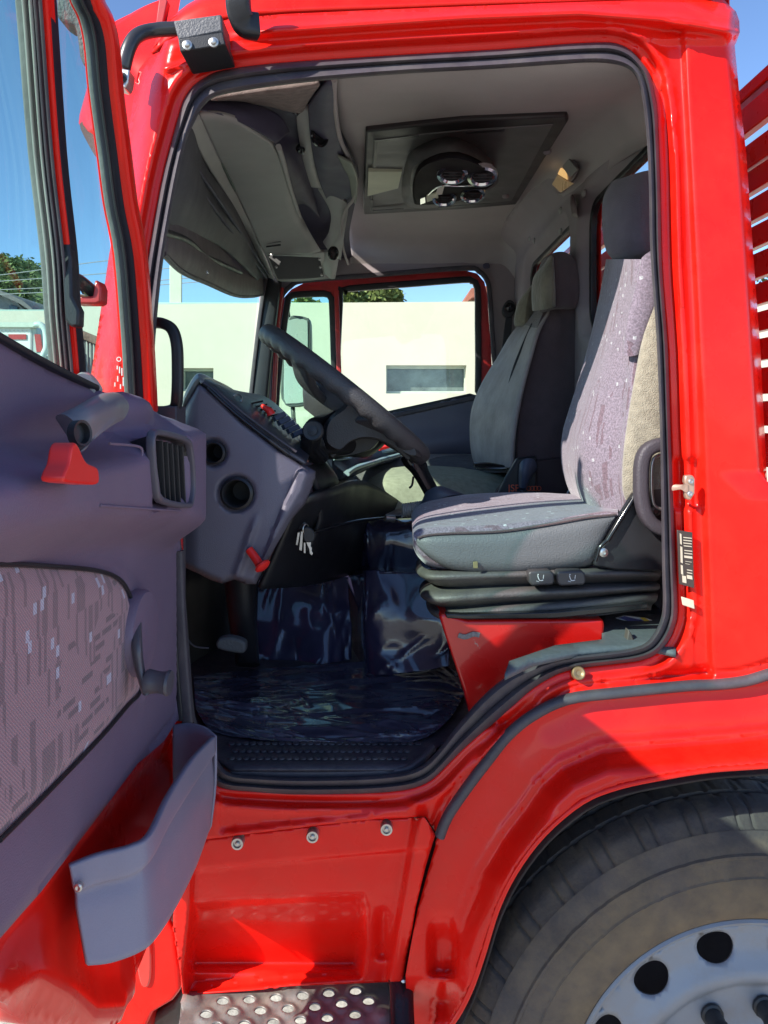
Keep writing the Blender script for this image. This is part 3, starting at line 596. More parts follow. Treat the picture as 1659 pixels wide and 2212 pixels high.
# patterned cloth insert
def door_cloth():
    m = bpy.data.materials.new('door_cloth'); m.use_nodes = True; t = m.node_tree; N = t.nodes; L = t.links; b = N['Principled BSDF']
    tc = N.new('ShaderNodeTexCoord'); sp = N.new('ShaderNodeSeparateXYZ'); L.new(tc.outputs['Object'], sp.inputs[0])
    def M(op, a, b_=None, c=None):
        n = N.new('ShaderNodeMath'); n.operation = op
        for i, v in enumerate((a, b_, c)):
            if v is None: continue
            if isinstance(v, (int, float)): n.inputs[i].default_value = v
            else: L.new(v, n.inputs[i])
        return n.outputs[0]
    y, z = sp.outputs['Y'], sp.outputs['Z']
    sk = z                      # sheared rows
    def brick(u, v, w_, h_, off=0.5, mortar=0.0):
        cb = N.new('ShaderNodeCombineXYZ'); L.new(u, cb.inputs[0]); L.new(v, cb.inputs[1])
        k = N.new('ShaderNodeTexBrick'); L.new(cb.outputs[0], k.inputs[0]); k.inputs['Scale'].default_value = 1; k.offset = off
        k.inputs['Brick Width'].default_value = w_; k.inputs['Row Height'].default_value = h_; k.inputs['Mortar Size'].default_value = mortar
        k.inputs['Color1'].default_value = (0, 0, 0, 1); k.inputs['Color2'].default_value = (1, 1, 1, 1); k.inputs['Mortar'].default_value = (0, 0, 0, 1)
        return k.outputs[0]
    b1 = brick(y, sk, 0.038, 0.0130, 0.35, 0.0030); b2 = brick(y, z, 0.0062, 0.040, 0.37)
    nz = N.new('ShaderNodeTexNoise'); nz.inputs['Scale'].default_value = 7; L.new(tc.outputs['Object'], nz.inputs[0])
    zone = M('GREATER_THAN', nz.outputs['Fac'], 0.50)
    p1 = M('MULTIPLY', M('GREATER_THAN', b1, 0.62), zone)
    p2 = M('MULTIPLY', M('GREATER_THAN', b2, 0.66), M('SUBTRACT', 1, zone))
    p = M('MINIMUM', M('ADD', p1, M('MULTIPLY', p2, 0.75)), 1)
    b3 = brick(M('ADD', y, 0.013), M('ADD', sk, 0.009), 0.008, 0.012, 0.41); li = M('GREATER_THAN', b3, 0.983)
    tw = M('SINE', M('MULTIPLY', M('ADD', z, M('MULTIPLY', y, 1.0)), 1500)); 
    mx = N.new('ShaderNodeMix'); mx.data_type = 'RGBA'; L.new(p, mx.inputs[0]); mx.inputs[6].default_value = (0.37, 0.205, 0.235, 1); mx.inputs[7].default_value = (0.18, 0.105, 0.125, 1)
    m2 = N.new('ShaderNodeMix'); m2.data_type = 'RGBA'; L.new(li, m2.inputs[0]); L.new(mx.outputs[2], m2.inputs[6]); m2.inputs[7].default_value = (0.50, 0.47, 0.58, 1)
    m3 = N.new('ShaderNodeMix'); m3.data_type = 'RGBA'; m3.blend_type = 'MULTIPLY'; m3.inputs[0].default_value = 1; L.new(m2.outputs[2], m3.inputs[6])
    L.new(M('MULTIPLY_ADD', tw, 0.16, 0.9), m3.inputs[7]); L.new(m3.outputs[2], b.inputs['Base Color'])
    b.inputs['Roughness'].default_value = 0.9; b.inputs['Sheen Weight'].default_value = 0.3
    bp = N.new('ShaderNodeBump'); bp.inputs['Strength'].default_value = 0.4; bp.inputs['Distance'].default_value = 0.001; L.new(tw, bp.inputs['Height']); L.new(bp.outputs[0], b.inputs['Normal'])
    return m
CL = [(-300, 1225), (0, 1219), (100, 1223), (200, 1231), (248, 1245), (272, 1268), (290, 1310), (302, 1350), (306, 1400), (308, 1470), (300, 1500), (278, 1522), (220, 1590), (100, 1715), (0, 1815), (-300, 2150)]
clp = Lpt(CL, -0.363)
def clfn(y, z):
    d = dist(y, z, closed(clp)); return np.stack([-0.366 + 0.008 * ss(d, 0, 0.02), y, z], 1)
sheet('cloth_insert', clp, [], 0.012, clfn, door_cloth(), door, smooth=80)
sweep('cloth_seam', [(a, b, XD * 0.978 * F / (a - CX)) for a, b in CL[:-1]], circ(0.0028, 8), BLACK, door, n=4, ref=(1, 0, 0))
# storage pocket
pkc = [[(150, 1870, .872), (162, 1925, .872), (166, 1932, .880), (170, 1975, .875), (190, 2086, .872)], [(210, 1848, .89), (212, 1905, .89), (214, 1913, .899), (220, 1965, .893), (240, 2080, .89)],
       [(285, 1828, .915), (287, 1885, .915), (286, 1893, .925), (288, 1945, .918), (300, 2058, .915)], [(328, 1800, .945), (330, 1850, .945), (318, 1862, .948), (326, 1915, .946), (335, 2030, .945)],
       [(368, 1718, 1.03), (372, 1770, 1.03), (360, 1780, 1.03), (370, 1835, 1.03), (378, 1965, 1.03)], [(418, 1640, 1.15), (422, 1690, 1.15), (412, 1699, 1.15), (420, 1755, 1.15), (424, 1872, 1.15)],
       [(466, 1590, 1.28), (466, 1625, 1.28), (459, 1633, 1.28), (463, 1690, 1.28), (455, 1785, 1.28)]]
pk = patch('storage_pocket', pkc, POCK, door, nu=6, nv=7, solid=0.008, soff=-1, smooth=60)
patch('pocket_floor', [[(196, 2072, .88), (240, 2066, .895), (330, 2018, .95), (378, 1955, 1.035), (424, 1862, 1.155), (455, 1776, 1.285)], [(190, 2062, .89), (215, 2010, .93), (262, 1960, 1.0), (315, 1900, 1.10), (355, 1840, 1.2), (390, 1790, 1.32)]], POCK, pk, nu=4, nv=3, solid=.004)
patch('pocket_end', [[(374, 1566, 1.34), (374, 1700, 1.34), (380, 1830, 1.34)], [(405, 1562, 1.335), (405, 1700, 1.335), (405, 1830, 1.33)], [(440, 1570, 1.31), (440, 1680, 1.31), (440, 1810, 1.31)], [(466, 1590, 1.28), (466, 1690, 1.28), (455, 1785, 1.28)]], POCK, pk, nu=4, nv=5, solid=0.004)
lathe('pocket_screw', P(170, 1916, 0.868), (0, -1, 0), [(0.005, -0.004), (0.005, 0.002), (0.003, 0.003), (0, 0.002)], STEEL, pk, n=12)
# window crank
cb = Vector((XD + 0.010, D(283, 1366)[0], D(283, 1366)[1]))
crk = lathe('window_crank', cb + Vector((0, -0.0, 0)), (1, 0, 0), [(0.062, -0.006), (0.062, 0.006), (0.058, 0.012), (0.03, 0.016), (0.0, 0.016)], TRIM, door, n=36)
body('crank_arm', [[(282, 1328, 1.065), (298, 1322, 1.065), (306, 1332, 1.06), (300, 1342, 1.05), (284, 1340, 1.05)], [(280, 1385, 1.045), (296, 1383, 1.045), (307, 1386, 1.04), (303, 1392, 1.02), (285, 1392, 1.02)],
    [(290, 1440, 1.04), (303, 1438, 1.04), (312, 1440, 1.035), (308, 1446, 1.015), (295, 1446, 1.015)], [(305, 1492, 1.03), (318, 1488, 1.03), (326, 1490, 1.025), (322, 1500, 1.01), (310, 1502, 1.01)]], mat('crank_grey', (0.09, 0.085, 0.10), 0.35, var=0.1), crk, nu=4, nv=6)
lathe('crank_knob', P(316, 1472, 1.02), (1, -0.05, -0.05), [(0.0, -0.004), (0.016, 0), (0.017, 0.004), (0.0155, 0.010), (0.0145, 0.018), (0.0155, 0.026), (0.0175, 0.030), (0.0165, 0.034), (0, 0.035)], MATS['crank_grey'], crk, n=24)
# grab handle housing, opener lever, hole
def hx(a, b, X): return (a, b, X * F / (a - CX))
hd = body('grab_handle', [[hx(120, 903, -.335), hx(140, 896, -.31), hx(168, 920, -.295), hx(190, 962, -.292), hx(168, 975, -.30), hx(150, 945, -.32)], [hx(160, 884, -.34), hx(180, 874, -.30), hx(206, 892, -.285), hx(214, 925, -.285), hx(200, 950, -.29), hx(168, 925, -.32)],
    [hx(205, 858, -.35), hx(222, 852, -.31), hx(250, 868, -.29), hx(252, 895, -.285), hx(232, 925, -.285), hx(206, 895, -.32)], [hx(238, 850, -.355), hx(258, 850, -.33), hx(276, 868, -.31), hx(278, 886, -.30), hx(262, 908, -.292), hx(240, 885, -.33)]], mat('handle_grey', (0.17, 0.15, 0.165), 0.45, var=0.05), door, nu=5, nv=6)
lathe('handle_hole', P(*hx(176, 936, -.283)), (0.95, -0.3, 0.1), [(0.0, -0.004), (0.009, -0.004), (0.010, 0.0015), (0.0125, 0.002), (0.0125, -0.006)], BLACK, hd, n=20)
OPN = [(163, 956), (172, 966), (180, 985), (190, 1000), (205, 1007), (213, 1014), (215, 1040), (206, 1047), (180, 1045), (140, 1040), (141, 1020), (150, 1000), (155, 970)]
o1 = [P(*hx(a, b, -.268)) for a, b in cr(OPN, 3, True)]; o2 = [P(*hx(a, b, -.268)) + Vector((-.02, 0, 0)) for a, b in cr(OPN, 3, True)]; n_ = len(o1)
mesh('door_opener', o1 + o2, [tuple(range(n_)), tuple(range(2 * n_ - 1, n_ - 1, -1))] + [(i, i + n_, (i + 1) % n_ + n_, (i + 1) % n_) for i in range(n_)], REDP, door, bevel=.004, bseg=4)
# rectangular opening in the armrest
fr = [(328, 938), (352, 936), (400, 951), (410, 975), (415, 1040), (411, 1083), (400, 1092), (345, 1080), (333, 1040), (327, 985)]
XF = -0.297
frp = [(XF, *D(a, b, XF)) for a, b in fr]
vf = sweep('vent_frame', frp, rrect(0.008, 0.012, 0.003), mat('vent_rim', (0.10, 0.09, 0.115), 0.4, var=0.05), door, n=3, ref=(1, 0, 0), world=True, closed_=True)
cv = Vector(np.mean([list(p) for p in frp], 0))
mesh('vent_hollow', [tuple(cv + (Vector(p) - cv) * 0.97 + Vector((-0.004, 0, 0))) for p in frp] + [tuple(cv + (Vector(p) - cv) * 0.8 + Vector((-0.035, 0, 0))) for p in frp], [tuple([(i + 1) % 10, i, i + 10, (i + 1) % 10 + 10]) for i in range(10)] + [tuple(range(10, 20))], BLACK, vf, smooth=0)
for k in range(5):
    a = 352 + k * 11; p0 = (XF - 0.008 - 0.0, *D(a, 952 + k * 3, XF)); p1 = (XF - 0.008, *D(a + 6, 1080 + k * 2, XF))
    sweep('vent_slat', [p0, p1], rrect(0.0035, 0.016, 0.001), BLACK, vf, n=1, ref=(1, 0, 0), world=True)
lines_ = [[(235, 958), (300, 965), (306, 985)], [(215, 1092), (300, 1098), (390, 1104)]]
for l in lines_: sweep('trim_groove', [(XD + 0.0725, *D(a, b, XD + 0.072)) for a, b in l], circ(0.0016, 6), TRIM, trim, n=5, ref=(1, 0, 0), world=True)
sweep('beltline_weatherstrip', [(-300, 540, .57), (-100, 672, .65), (0, 731, .712), (100, 787, .805), (165, 819, .885), (205, 838, .94)], rrect(0.008, 0.012, 0.003), BLACK, door, n=4, ref=(1, 0, 0))
body('mirror_base', [[(165, 810, .90), (195, 812, .93), (205, 845, .93), (190, 852, .93), (166, 842, .90)], [(172, 805, .98), (200, 810, 1.0), (222, 842, 1.0), (205, 850, 1.0), (175, 842, .98)]], mat('pale_cap', (0.5, 0.48, 0.46), 0.4), door, nu=4, nv=3)
# door edge seal on the hinge side
sweep('door_edge_seal', [(384, 1190, 1.345), (388, 1300, 1.345), (396, 1430, 1.345), (406, 1560, 1.345)], rrect(0.02, 0.016, 0.005), SEAL, door, n=4, ref=(0, -1, 0))
sweep('door_edge_seal', [(370, 1190, 1.34), (374, 1300, 1.34), (381, 1430, 1.34), (391, 1555, 1.34)], rrect(0.010, 0.012, 0.003), BLACK, door, n=4, ref=(0, -1, 0))
DRUB = mat('dark_rubber', (0.012, 0.010, 0.018), 0.55, spec=.25, var=.2)
# window frame of the door: rows of rails (front rail curves over the top)
fpath = [(172, -60), (188, 0), (208, 40), (222, 95), (233, 198), (252, 329), (268, 440), (290, 549), (305, 714), (312, 800), (318, 890)]
fd = [1.03, 1.05, 1.07, 1.09, 1.12, 1.16, 1.19, 1.22, 1.26, 1.28, 1.30]
def rail(off0, off1, dz=0.0): return [(a + off0 + (off1 - off0) * i / 10, b, d + dz) for i, ((a, b), d) in enumerate(zip(fpath, fd))]
wf = sweep('window_frame', rail(22, 8), rrect(0.019, 0.03, 0.005), RED, door, n=4)
sweep('frame_seal', rail(-2, -17, -0.004), rrect(0.026, 0.028, 0.008), DRUB, wf, n=4)
sweep('frame_channel', rail(-22, -38, 0.0), rrect(0.010, 0.02, 0.003), mat('channel_grey', (0.16, 0.17, 0.16), 0.6, var=0.2, bump=0.3), wf, n=4)
sweep('frame_outer_edge', rail(-30, -46, 0.03), rrect(0.008, 0.01, 0.002), RED, wf, n=4)
sweep('frame_trim_ridge', rail(-10, -25, -0.022), rrect(0.004, 0.006, 0.001), BLACK, wf, n=4)
dpath = [(40, -60), (50, 0), (76, 329), (102, 549), (112, 681), (124, 800), (126, 830)]
dd = [0.775, .80, .88, .925, .95, .975, .98]
def drail(o0, o1, dz=0): return [(a + o0 + (o1 - o0) * i / 6, b, d + dz) for i, ((a, b), d) in enumerate(zip(dpath, dd))]
dv = sweep('window_divider', drail(9, 2), rrect(0.0165, 0.024, 0.004), MATS['channel_grey'], door, n=5)
CHL = mat('channel_pale', (0.32, 0.34, 0.30), 0.5, var=0.15, bump=0.2)
sweep('divider_ridge', drail(2, -4, -0.014), rrect(0.003, 0.005, 0.001), CHL, dv, n=5)
sweep('divider_ridge', drail(17, 9, -0.014), rrect(0.003, 0.005, 0.001), CHL, dv, n=5)
sweep('divider_rubber', drail(32, 24, -0.002), rrect(0.013, 0.026, 0.005), DRUB, dv, n=5)
sweep('divider_rib', drail(27, 19, -0.018), rrect(0.003, 0.004, 0.001), SEAL, dv, n=5)
sweep('divider_rib', drail(38, 30, -0.018), rrect(0.003, 0.004, 0.001), SEAL, dv, n=5)
sweep('divider_red_face', drail(51, 41, 0.004), rrect(0.011, 0.02, 0.003), RED, dv, n=5)
sweep('divider_edge', drail(62, 51, 0.008), rrect(0.0045, 0.02, 0.002), DRUB, dv, n=5)
prism('quarter_window_latch', [(132, 506), (146, 512), (153, 560), (155, 640), (170, 670), (169, 705), (152, 706), (140, 690), (136, 600)], 0.915, 0.02, BLACK, door, bevel=0.003)
# panes
def pane(name, pts, m, parent): return mesh(name, [P(*p) for p in pts] + [P(p[0], p[1], p[2] + 0.004) for p in pts], [tuple(range(len(pts))), tuple(range(2 * len(pts) - 1, len(pts) - 1, -1))] + [(i, i + len(pts), (i + 1) % len(pts) + len(pts), (i + 1) % len(pts)) for i in range(len(pts))], m, parent, smooth=0)
pane('quarter_pane', [(95, -60, .89), (140, -60, 1.06), (172, 60, 1.11), (198, 200, 1.14), (222, 400, 1.19), (246, 600, 1.24), (264, 800, 1.28), (270, 880, 1.30), (210, 842, 1.03), (156, 815, 1.02)], GLQ, door)
pane('door_pane', [(-400, -60, .50), (46, -60, .82), (108, 700, .985), (122, 800, 1.0), (0, 734, .715), (-400, 480, .52)], GLQ, door)
# etched marks on the quarter pane
ETCH = mat('etched_white', (0.7, 0.7, 0.68), 0.6)
em = []
for k, (a, b, l) in enumerate([(252, 790, 14), (257, 792, 26), (262, 795, 30), (253, 812, 22), (259, 830, 18), (265, 815, 34), (247, 826, 16), (250, 848, 12), (263, 860, 16)]):
    em.append(prism('x', [(a, b), (a + 2.2, b), (a + 2.2, b + l * .55), (a, b + l * .55)], 1.218, 0.001, ETCH, None, bevel=0))
em.append(lathe('x', P(257, 776, 1.218), (0, -1, 0), [(0.0028, 0), (0.0028, 0.001), (0.0040, 0.001), (0.0040, 0)], ETCH, None, n=16, cap0=False, cap1=False))
merge('etched_marks', em, ETCH, door)
# outside mirrors seen through the pane
prism('outer_mirror', [(120, -30), (160, -30), (184, 48), (190, 90), (196, 118), (204, 130), (198, 141), (180, 142), (171, 120), (166, 80), (160, 52), (140, 48), (122, 36)], 1.25, 0.05, mat('mirror_shell_dark', (0.07, 0.08, 0.085), 0.6, var=0.3, bump=0.7, bscale=200), door, bevel=0.006)
mm = sweep('small_mirror_arm', [(150, 602, 1.10), (162, 600, 1.10), (180, 612, 1.11), (205, 634, 1.13)], rrect(0.016, 0.02, 0.004), BLACK, door, n=4)
prism('small_mirror_shell', [(152, 638), (200, 640), (204, 604), (212, 606), (218, 622), (217, 652), (208, 656), (165, 656), (152, 652)], 1.11, 0.03, REDM, mm, bevel=0.003)
prism('small_mirror_chrome', [(164, 612), (170, 618), (178, 634), (186, 637), (166, 636)], 1.105, 0.01, CHROME, mm, bevel=0.001)
# grab handle on the front pillar, inside
sweep('pillar_grab_handle', [(330, 697, 1.42), (352, 699, 1.41), (372, 712, 1.405), (382, 745, 1.40), (384, 800, 1.40), (383, 850, 1.40), (378, 880, 1.41), (355, 889, 1.415), (325, 888, 1.42)], rrect(0.021, 0.02, 0.006), BLACK, truck, n=6)
# ============================================================ cab interior
# ceiling
CZ = [(1.375, .674), (1.42, .678), (1.6, .72), (1.8, .76), (2.1, .80), (2.5, .83), (3.0, .86), (3.3, .86), (3.45, .82), (3.53, .70)]
def ceil_z(d): return np.interp(d, [a for a, b in CZ], [b for a, b in CZ])
cdc = cr(CZ, 6)
V = []; Fc = []; xs = np.linspace(-0.50, 0.64, 40)
xs = np.linspace(0, 1, 40); XE = lambda d: np.interp(d, [1.37, 1.47, 1.68, 1.98, 2.2, 2.4, 2.55, 2.72, 2.9, 3.1, 3.35, 3.5], [-.10, -.099, -.112, -.117, -.101, -.088, -.10, -.139, -.166, -.172, -.162, -.16])
for t_ in xs:
    for d, z in cdc:
        x = XE(d) + (.64 - XE(d)) * t_
        zz = z - 0.10 * max(0, (x - 0.54) / 0.10) ** 2
        V.append((x, d, H + zz))
n_ = len(cdc)
for i in range(len(xs) - 1):
    for j in range(n_ - 1): Fc.append((i * n_ + j, i * n_ + j + 1, (i + 1) * n_ + j + 1, (i + 1) * n_ + j))
ceil = mesh('headliner', V, Fc, HEAD, truck, solid=0.015, soff=1, smooth=60)
def on_ceil(px, py, drop=0.0):
    lo, hi = 1.3, 3.6
    for _ in range(40):
        mid = (lo + hi) / 2
        if (HY - py) * mid / F > ceil_z(mid) - drop: hi = mid
        else: lo = mid
    return P(px, py, (lo + hi) / 2)
# roof hatch panel with air conditioner
def hull(name, pts, drop, th, m, parent, bevel=0.004, **k):
    q = [on_ceil(a, b, drop) for a, b in pts]; n = len(q)
    V = q + [v + Vector((0, 0, th)) for v in q]
    return mesh(name, V, [tuple(range(n)), tuple(range(2 * n - 1, n - 1, -1))] + [(i, i + n, (i + 1) % n + n, (i + 1) % n) for i in range(n)], m, parent, bevel=bevel, **k)
HATCH = mat('hatch_grey', (0.115, 0.105, 0.105), 0.5, var=0.08, bump=0.2, bscale=500)
HATD = mat('hatch_dark', (0.035, 0.028, 0.03), 0.5, var=0.15, bump=0.2, bscale=400)
hatch = hull('roof_hatch_panel', [(790, 285), (870, 276), (1000, 262), (1224, 252), (1228, 262), (1115, 442), (1000, 452), (786, 464), (784, 450)], 0.028, 0.05, HATD, truck, bevel=0.006)
hull('hatch_plate', [(806, 302), (900, 292), (1000, 283), (1196, 270), (1106, 434), (1000, 444), (800, 457)], 0.034, 0.006, HATCH, hatch, bevel=0.003)
for pts in ([(811, 303), (816, 303), (812, 362), (807, 362)], [(815, 303), (905, 292), (905, 296), (815, 307)], [(800, 432), (806, 432), (806, 458), (801, 458)], [(806, 456), (872, 450), (872, 453), (806, 459)], [(1006, 286), (1090, 281), (1090, 284), (1006, 290)], [(947, 448), (1060, 439), (1060, 442), (947, 451)]):
    hull('plate_slot', pts, 0.050, 0.002, BLACK, hatch, bevel=0)
hull('hatch_sticker', [(796, 371), (868, 371), (860, 407), (794, 424)], 0.050, 0.012, mat('cream_sticker', (0.62, 0.60, 0.45), 0.6), hatch, bevel=0)
def onc(a, b, drop): return tuple(on_ceil(a, b, drop))
body('air_unit_shell', [[onc(872, 364, .035), onc(892, 322, .035), onc(960, 296, .035), onc(1010, 306, .035), onc(1060, 340, .035), onc(1080, 380, .035), onc(1060, 410, .035), onc(960, 446, .035), onc(890, 449, .035), onc(868, 425, .035)],
    [onc(880, 372, .075), onc(898, 334, .075), onc(960, 312, .075), onc(1005, 318, .075), onc(1045, 346, .075), onc(1062, 380, .075), onc(1045, 404, .075), onc(960, 434, .075), onc(900, 440, .075), onc(878, 420, .075)],
    [onc(888, 380, .105), onc(905, 350, .105), onc(960, 335, .105), onc(1000, 338, .105), onc(1030, 358, .105), onc(1044, 382, .105), onc(1030, 398, .105), onc(960, 420, .105), onc(915, 430, .105), onc(890, 415, .105)]], HATCH, hatch, nu=5, nv=4, world=True)
body('air_unit_dark_face', [[onc(893, 388, .10), onc(915, 346, .10), onc(990, 328, .10), onc(1062, 366, .10), onc(1064, 400, .10), onc(990, 434, .10), onc(908, 443, .10), onc(893, 432, .10)],
    [onc(897, 392, .165), onc(918, 358, .165), onc(990, 342, .165), onc(1058, 374, .165), onc(1060, 402, .165), onc(990, 428, .165), onc(910, 441, .165), onc(897, 430, .165)]], mat('air_unit_black', (0.014, 0.010, 0.012), 0.8, spec=.08, var=0.2), hatch, nu=4, nv=3, world=True)
for a, b, r in ((977, 374, .036), (1042, 379, .036), (1021, 419, .034), (960, 427, .034)):
    c = on_ceil(a, b, 0.175); ax = (0.0, -0.35, -0.9)
    v_ = lathe('air_vent_ring', c, ax, [(r * .66, -0.006), (r * .66, .004), (r * .8, .008), (r, .006), (r * 1.05, 0), (r, -.008)], CHROME, hatch, n=36, cap0=False, cap1=False)
    lathe('air_vent_core', c, ax, [(0.0, .006), (r * .3, .004), (r * .32, -.004), (r * .6, -.003), (r * .66, .002), (r * .66, -.01)], BLACK, hatch, n=24, cap1=False)
    A = Vector(ax).normalized(); U = Vector((1, 0, 0)); W2 = A.cross(U).normalized()
    for s in (-.3, 0, .3):
        q0 = c + A * .004 + W2 * (r * s) - U * r * .6 * (1 - s * s); q1 = c + A * .004 + W2 * (r * s) + U * r * .6 * (1 - s * s)
        sweep('air_vent_blade', [q0, q1], rrect(.002, .006, .0005), HATD, hatch, n=1, ref=ax, world=True)
hull('air_unit_display', [(921, 424), (944, 417), (947, 428), (922, 437)], 0.178, 0.004, MATS['cream_sticker'], hatch, bevel=0)
hull('air_unit_buttons', [(908, 430), (918, 426), (919, 438), (908, 442)], 0.178, 0.004, CHROME, hatch, bevel=0)
hull('air_unit_tab', [(946, 404), (960, 402), (955, 420), (941, 422)], 0.178, 0.004, mat('tab_pink', (0.45, 0.36, 0.33), 0.5), hatch, bevel=0)
sweep('air_unit_trim', [onc(925, 420, 0.176), onc(950, 402, 0.176), onc(1000, 402, 0.176), onc(1050, 398, 0.176)], circ(.003, 8), CHROME, hatch, n=5, world=True, ref=(0, 0, -1))
for a, b in ((1182, 327), (1092, 423)): lathe('hatch_knob', on_ceil(a, b, 0.04), (0, 0, -1), [(.012, -.004), (.012, .004), (.008, .008), (0, .009)], WALLIN, hatch, n=16)
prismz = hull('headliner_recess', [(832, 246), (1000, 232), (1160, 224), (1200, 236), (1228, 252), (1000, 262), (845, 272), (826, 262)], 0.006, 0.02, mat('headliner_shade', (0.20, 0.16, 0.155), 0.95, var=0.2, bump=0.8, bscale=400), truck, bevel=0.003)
lathe('headliner_button', on_ceil(760, 272, 0.004), (0, 0, -1), [(.012, -.004), (.012, .003), (0, .005)], mat('button_brown', (0.10, 0.05, 0.045), 0.6), truck, n=14)
# rear wall of the cab with two windows; plane X = XW, outline given as (Y, Z) with Z relative to the eye
XW = 0.62
def wallx(name, x, outline, holes, m, parent, rel=None, step=0.02, **k):
    def fn(y, z):
        return np.stack([np.full(y.shape, x) + (rel(y, z) if rel else 0), y, H + z], 1)
    return sheet(name, outline, holes, step, fn, m, parent, **k)
def rr2(y0, y1, z0, z1, r, n=5):
    o = []
    for cy, cz, a0 in ((y1 - r, z1 - r, 0), (y0 + r, z1 - r, 90), (y0 + r, z0 + r, 180), (y1 - r, z0 + r, 270)):
        for i in range(n + 1): a = math.radians(a0 + 90 * i / n); o.append((cy + r * math.cos(a), cz + r * math.sin(a)))
    return o
WA = rr2(2.50, 3.26, .27, .66, .07); WB = rr2(1.50, 2.32, .27, .66, .07)
HA = rr2(2.32, 3.14, .20, .67, .09); HB = rr2(1.40, 2.21, .20, .66, .09)
def rel_rw(y, z):
    d = np.minimum(dist(y, z, closed(WA)), dist(y, z, closed(WB)))
    r = 0.035 * (1 - ss(d, 0, 0.045)) - 0.004 * np.exp(-((d - 0.055) / 0.006) ** 2)
    r -= 0.005 * np.exp(-((z - 0.70) / 0.004) ** 2)
    r -= 0.12 * ss(z, 0.70, 0.86) ** 2 * 0.8
    return r
rw = wallx('rear_wall', XW, [(1.38, -.60), (3.5, -.60), (3.5, .86), (1.44, .80), (1.38, .70)], [WA, WB], WALLIN, truck, rel_rw, 0.016, smooth=60, solid=0.004, soff=0)
for wn in (WA, WB):
    sweep('rear_window_rubber', [(XW + .035, y, H + z) for y, z in wn], rrect(.018, .02, .004), BLACK, rw, n=1, ref=(-1, 0, 0), world=True, closed_=True)
    mesh('rear_pane', [(XW + .040, y, H + z) for y, z in wn] + [(XW + .044, y, H + z) for y, z in wn], [tuple(range(len(wn))), tuple(range(2 * len(wn) - 1, len(wn) - 1, -1))], GLT, rw, smooth=0)
# outer skin of the rear wall
wallx('rear_skin', XW + .06, [(1.40, -.6), (3.58, -.6), (3.58, .92), (1.46, .84)], [WA, WB], RED, truck, step=0.05, solid=0.003, smooth=60)
bx = lambda px, py, x: (x, x * F / (px - CX), H + (HY - py) * (x * F / (px - CX)) / F)
# dome lamp on the rear corner (switched on)
lam = body('dome_lamp', [[bx(1190, 402, .60), bx(1212, 335, .60), bx(1226, 330, .60), bx(1254, 366, .60), bx(1212, 418, .60)], [bx(1192, 400, .575), bx(1213, 338, .575), bx(1226, 334, .575), bx(1250, 366, .575), bx(1212, 414, .575)]], WALLIN, truck, nu=3, nv=2, world=True)
def quad(name, pts, m, parent, th=Vector((0.004, 0, 0))):
    q = [Vector(p) for p in pts]; n = len(q)
    return mesh(name, q + [v + th for v in q], [tuple(range(n)), tuple(range(2 * n - 1, n - 1, -1))] + [(i, i + n, (i + 1) % n + n, (i + 1) % n) for i in range(n)], m, parent, smooth=0, bevel=0.001)
quad('lamp_lens', [bx(1192, 398, .570), bx(1204, 378, .570), bx(1222, 390, .570), bx(1238, 396, .570), bx(1210, 416, .570)], mat('lamp_lens_glow', (0.45, 0.36, 0.22), 0.3, emit=(1.0, 0.62, 0.28), estr=0.05), lam)
quad('lamp_bulb', [bx(1204, 376, .566), bx(1211, 362, .566), bx(1222, 372, .566), bx(1224, 388, .566)], mat('lamp_bulb_glow', (0.6, 0.4, 0.2), 0.3, emit=(1.0, 0.60, 0.22), estr=0.35), lam)
quad('lamp_switch', [bx(1212, 356, .566), bx(1222, 336, .566), bx(1247, 366, .566), bx(1230, 384, .566)], OVER, lam)
for a, b in ((1262, 418), (1398, 225), (1212, 500), (1212, 455), (1146, 515), (1155, 520), (1110, 575)):
    if a > 1140: lathe('wall_clip', Vector(bx(a, b, XW - .004)), (-1, 0, 0), [(.012, -.002), (.012, .004), (.006, .008), (0, .008)], OVER, rw, n=10)
body('coat_hook', [[bx(1232, 424, .61), bx(1236, 420, .61), bx(1240, 424, .61), bx(1236, 430, .61)], [bx(1232, 440, .60), bx(1238, 434, .585), bx(1244, 440, .585), bx(1240, 452, .60)], [bx(1236, 466, .61), bx(1242, 462, .59), bx(1248, 466, .59), bx(1246, 472, .61)]], mat('hook_maroon', (0.10, 0.05, 0.06), 0.5), rw, nu=3, nv=4, world=True)
# far side wall (passenger door and window) at depth 3.5
DF = 3.5
MAIN = [(740, 648), (744, 634), (756, 629), (884, 619), (1000, 610), (1016, 612), (1026, 624), (1027, 700), (1027, 846), (1015, 851), (834, 890), (740, 911)]
QUAR = [(626, 658), (630, 646), (642, 642), (700, 640), (709, 646), (712, 660), (716, 780), (719, 905), (660, 925), (612, 935), (600, 900), (612, 760)]
DOORF = [(585, 980), (598, 800), (603, 690), (612, 650), (632, 628), (660, 614), (800, 603), (1000, 587), (1028, 594), (1044, 612), (1050, 640), (1058, 760), (1064, 860), (1064, 1000)]
TRIMH = [(588, 900), (596, 700), (606, 645), (628, 618), (660, 606), (800, 595), (1000, 579), (1034, 586), (1052, 606), (1058, 640), (1066, 760), (1072, 850), (1040, 856), (834, 902), (740, 925), (600, 955)]
fd_ = sheet('passenger_door', DOORF, [cr(MAIN, 2, True), cr(QUAR, 2, True)], 8, side(DF + .07), REDM, truck, smooth=60, solid=0.04, soff=-1)  # same red paint, darkened in colour for the shade on this frame
FARW = [(560, 1300), (560, 600), (590, 575), (700, 560), (900, 545), (1100, 530), (1125, 520), (1125, 1300)]
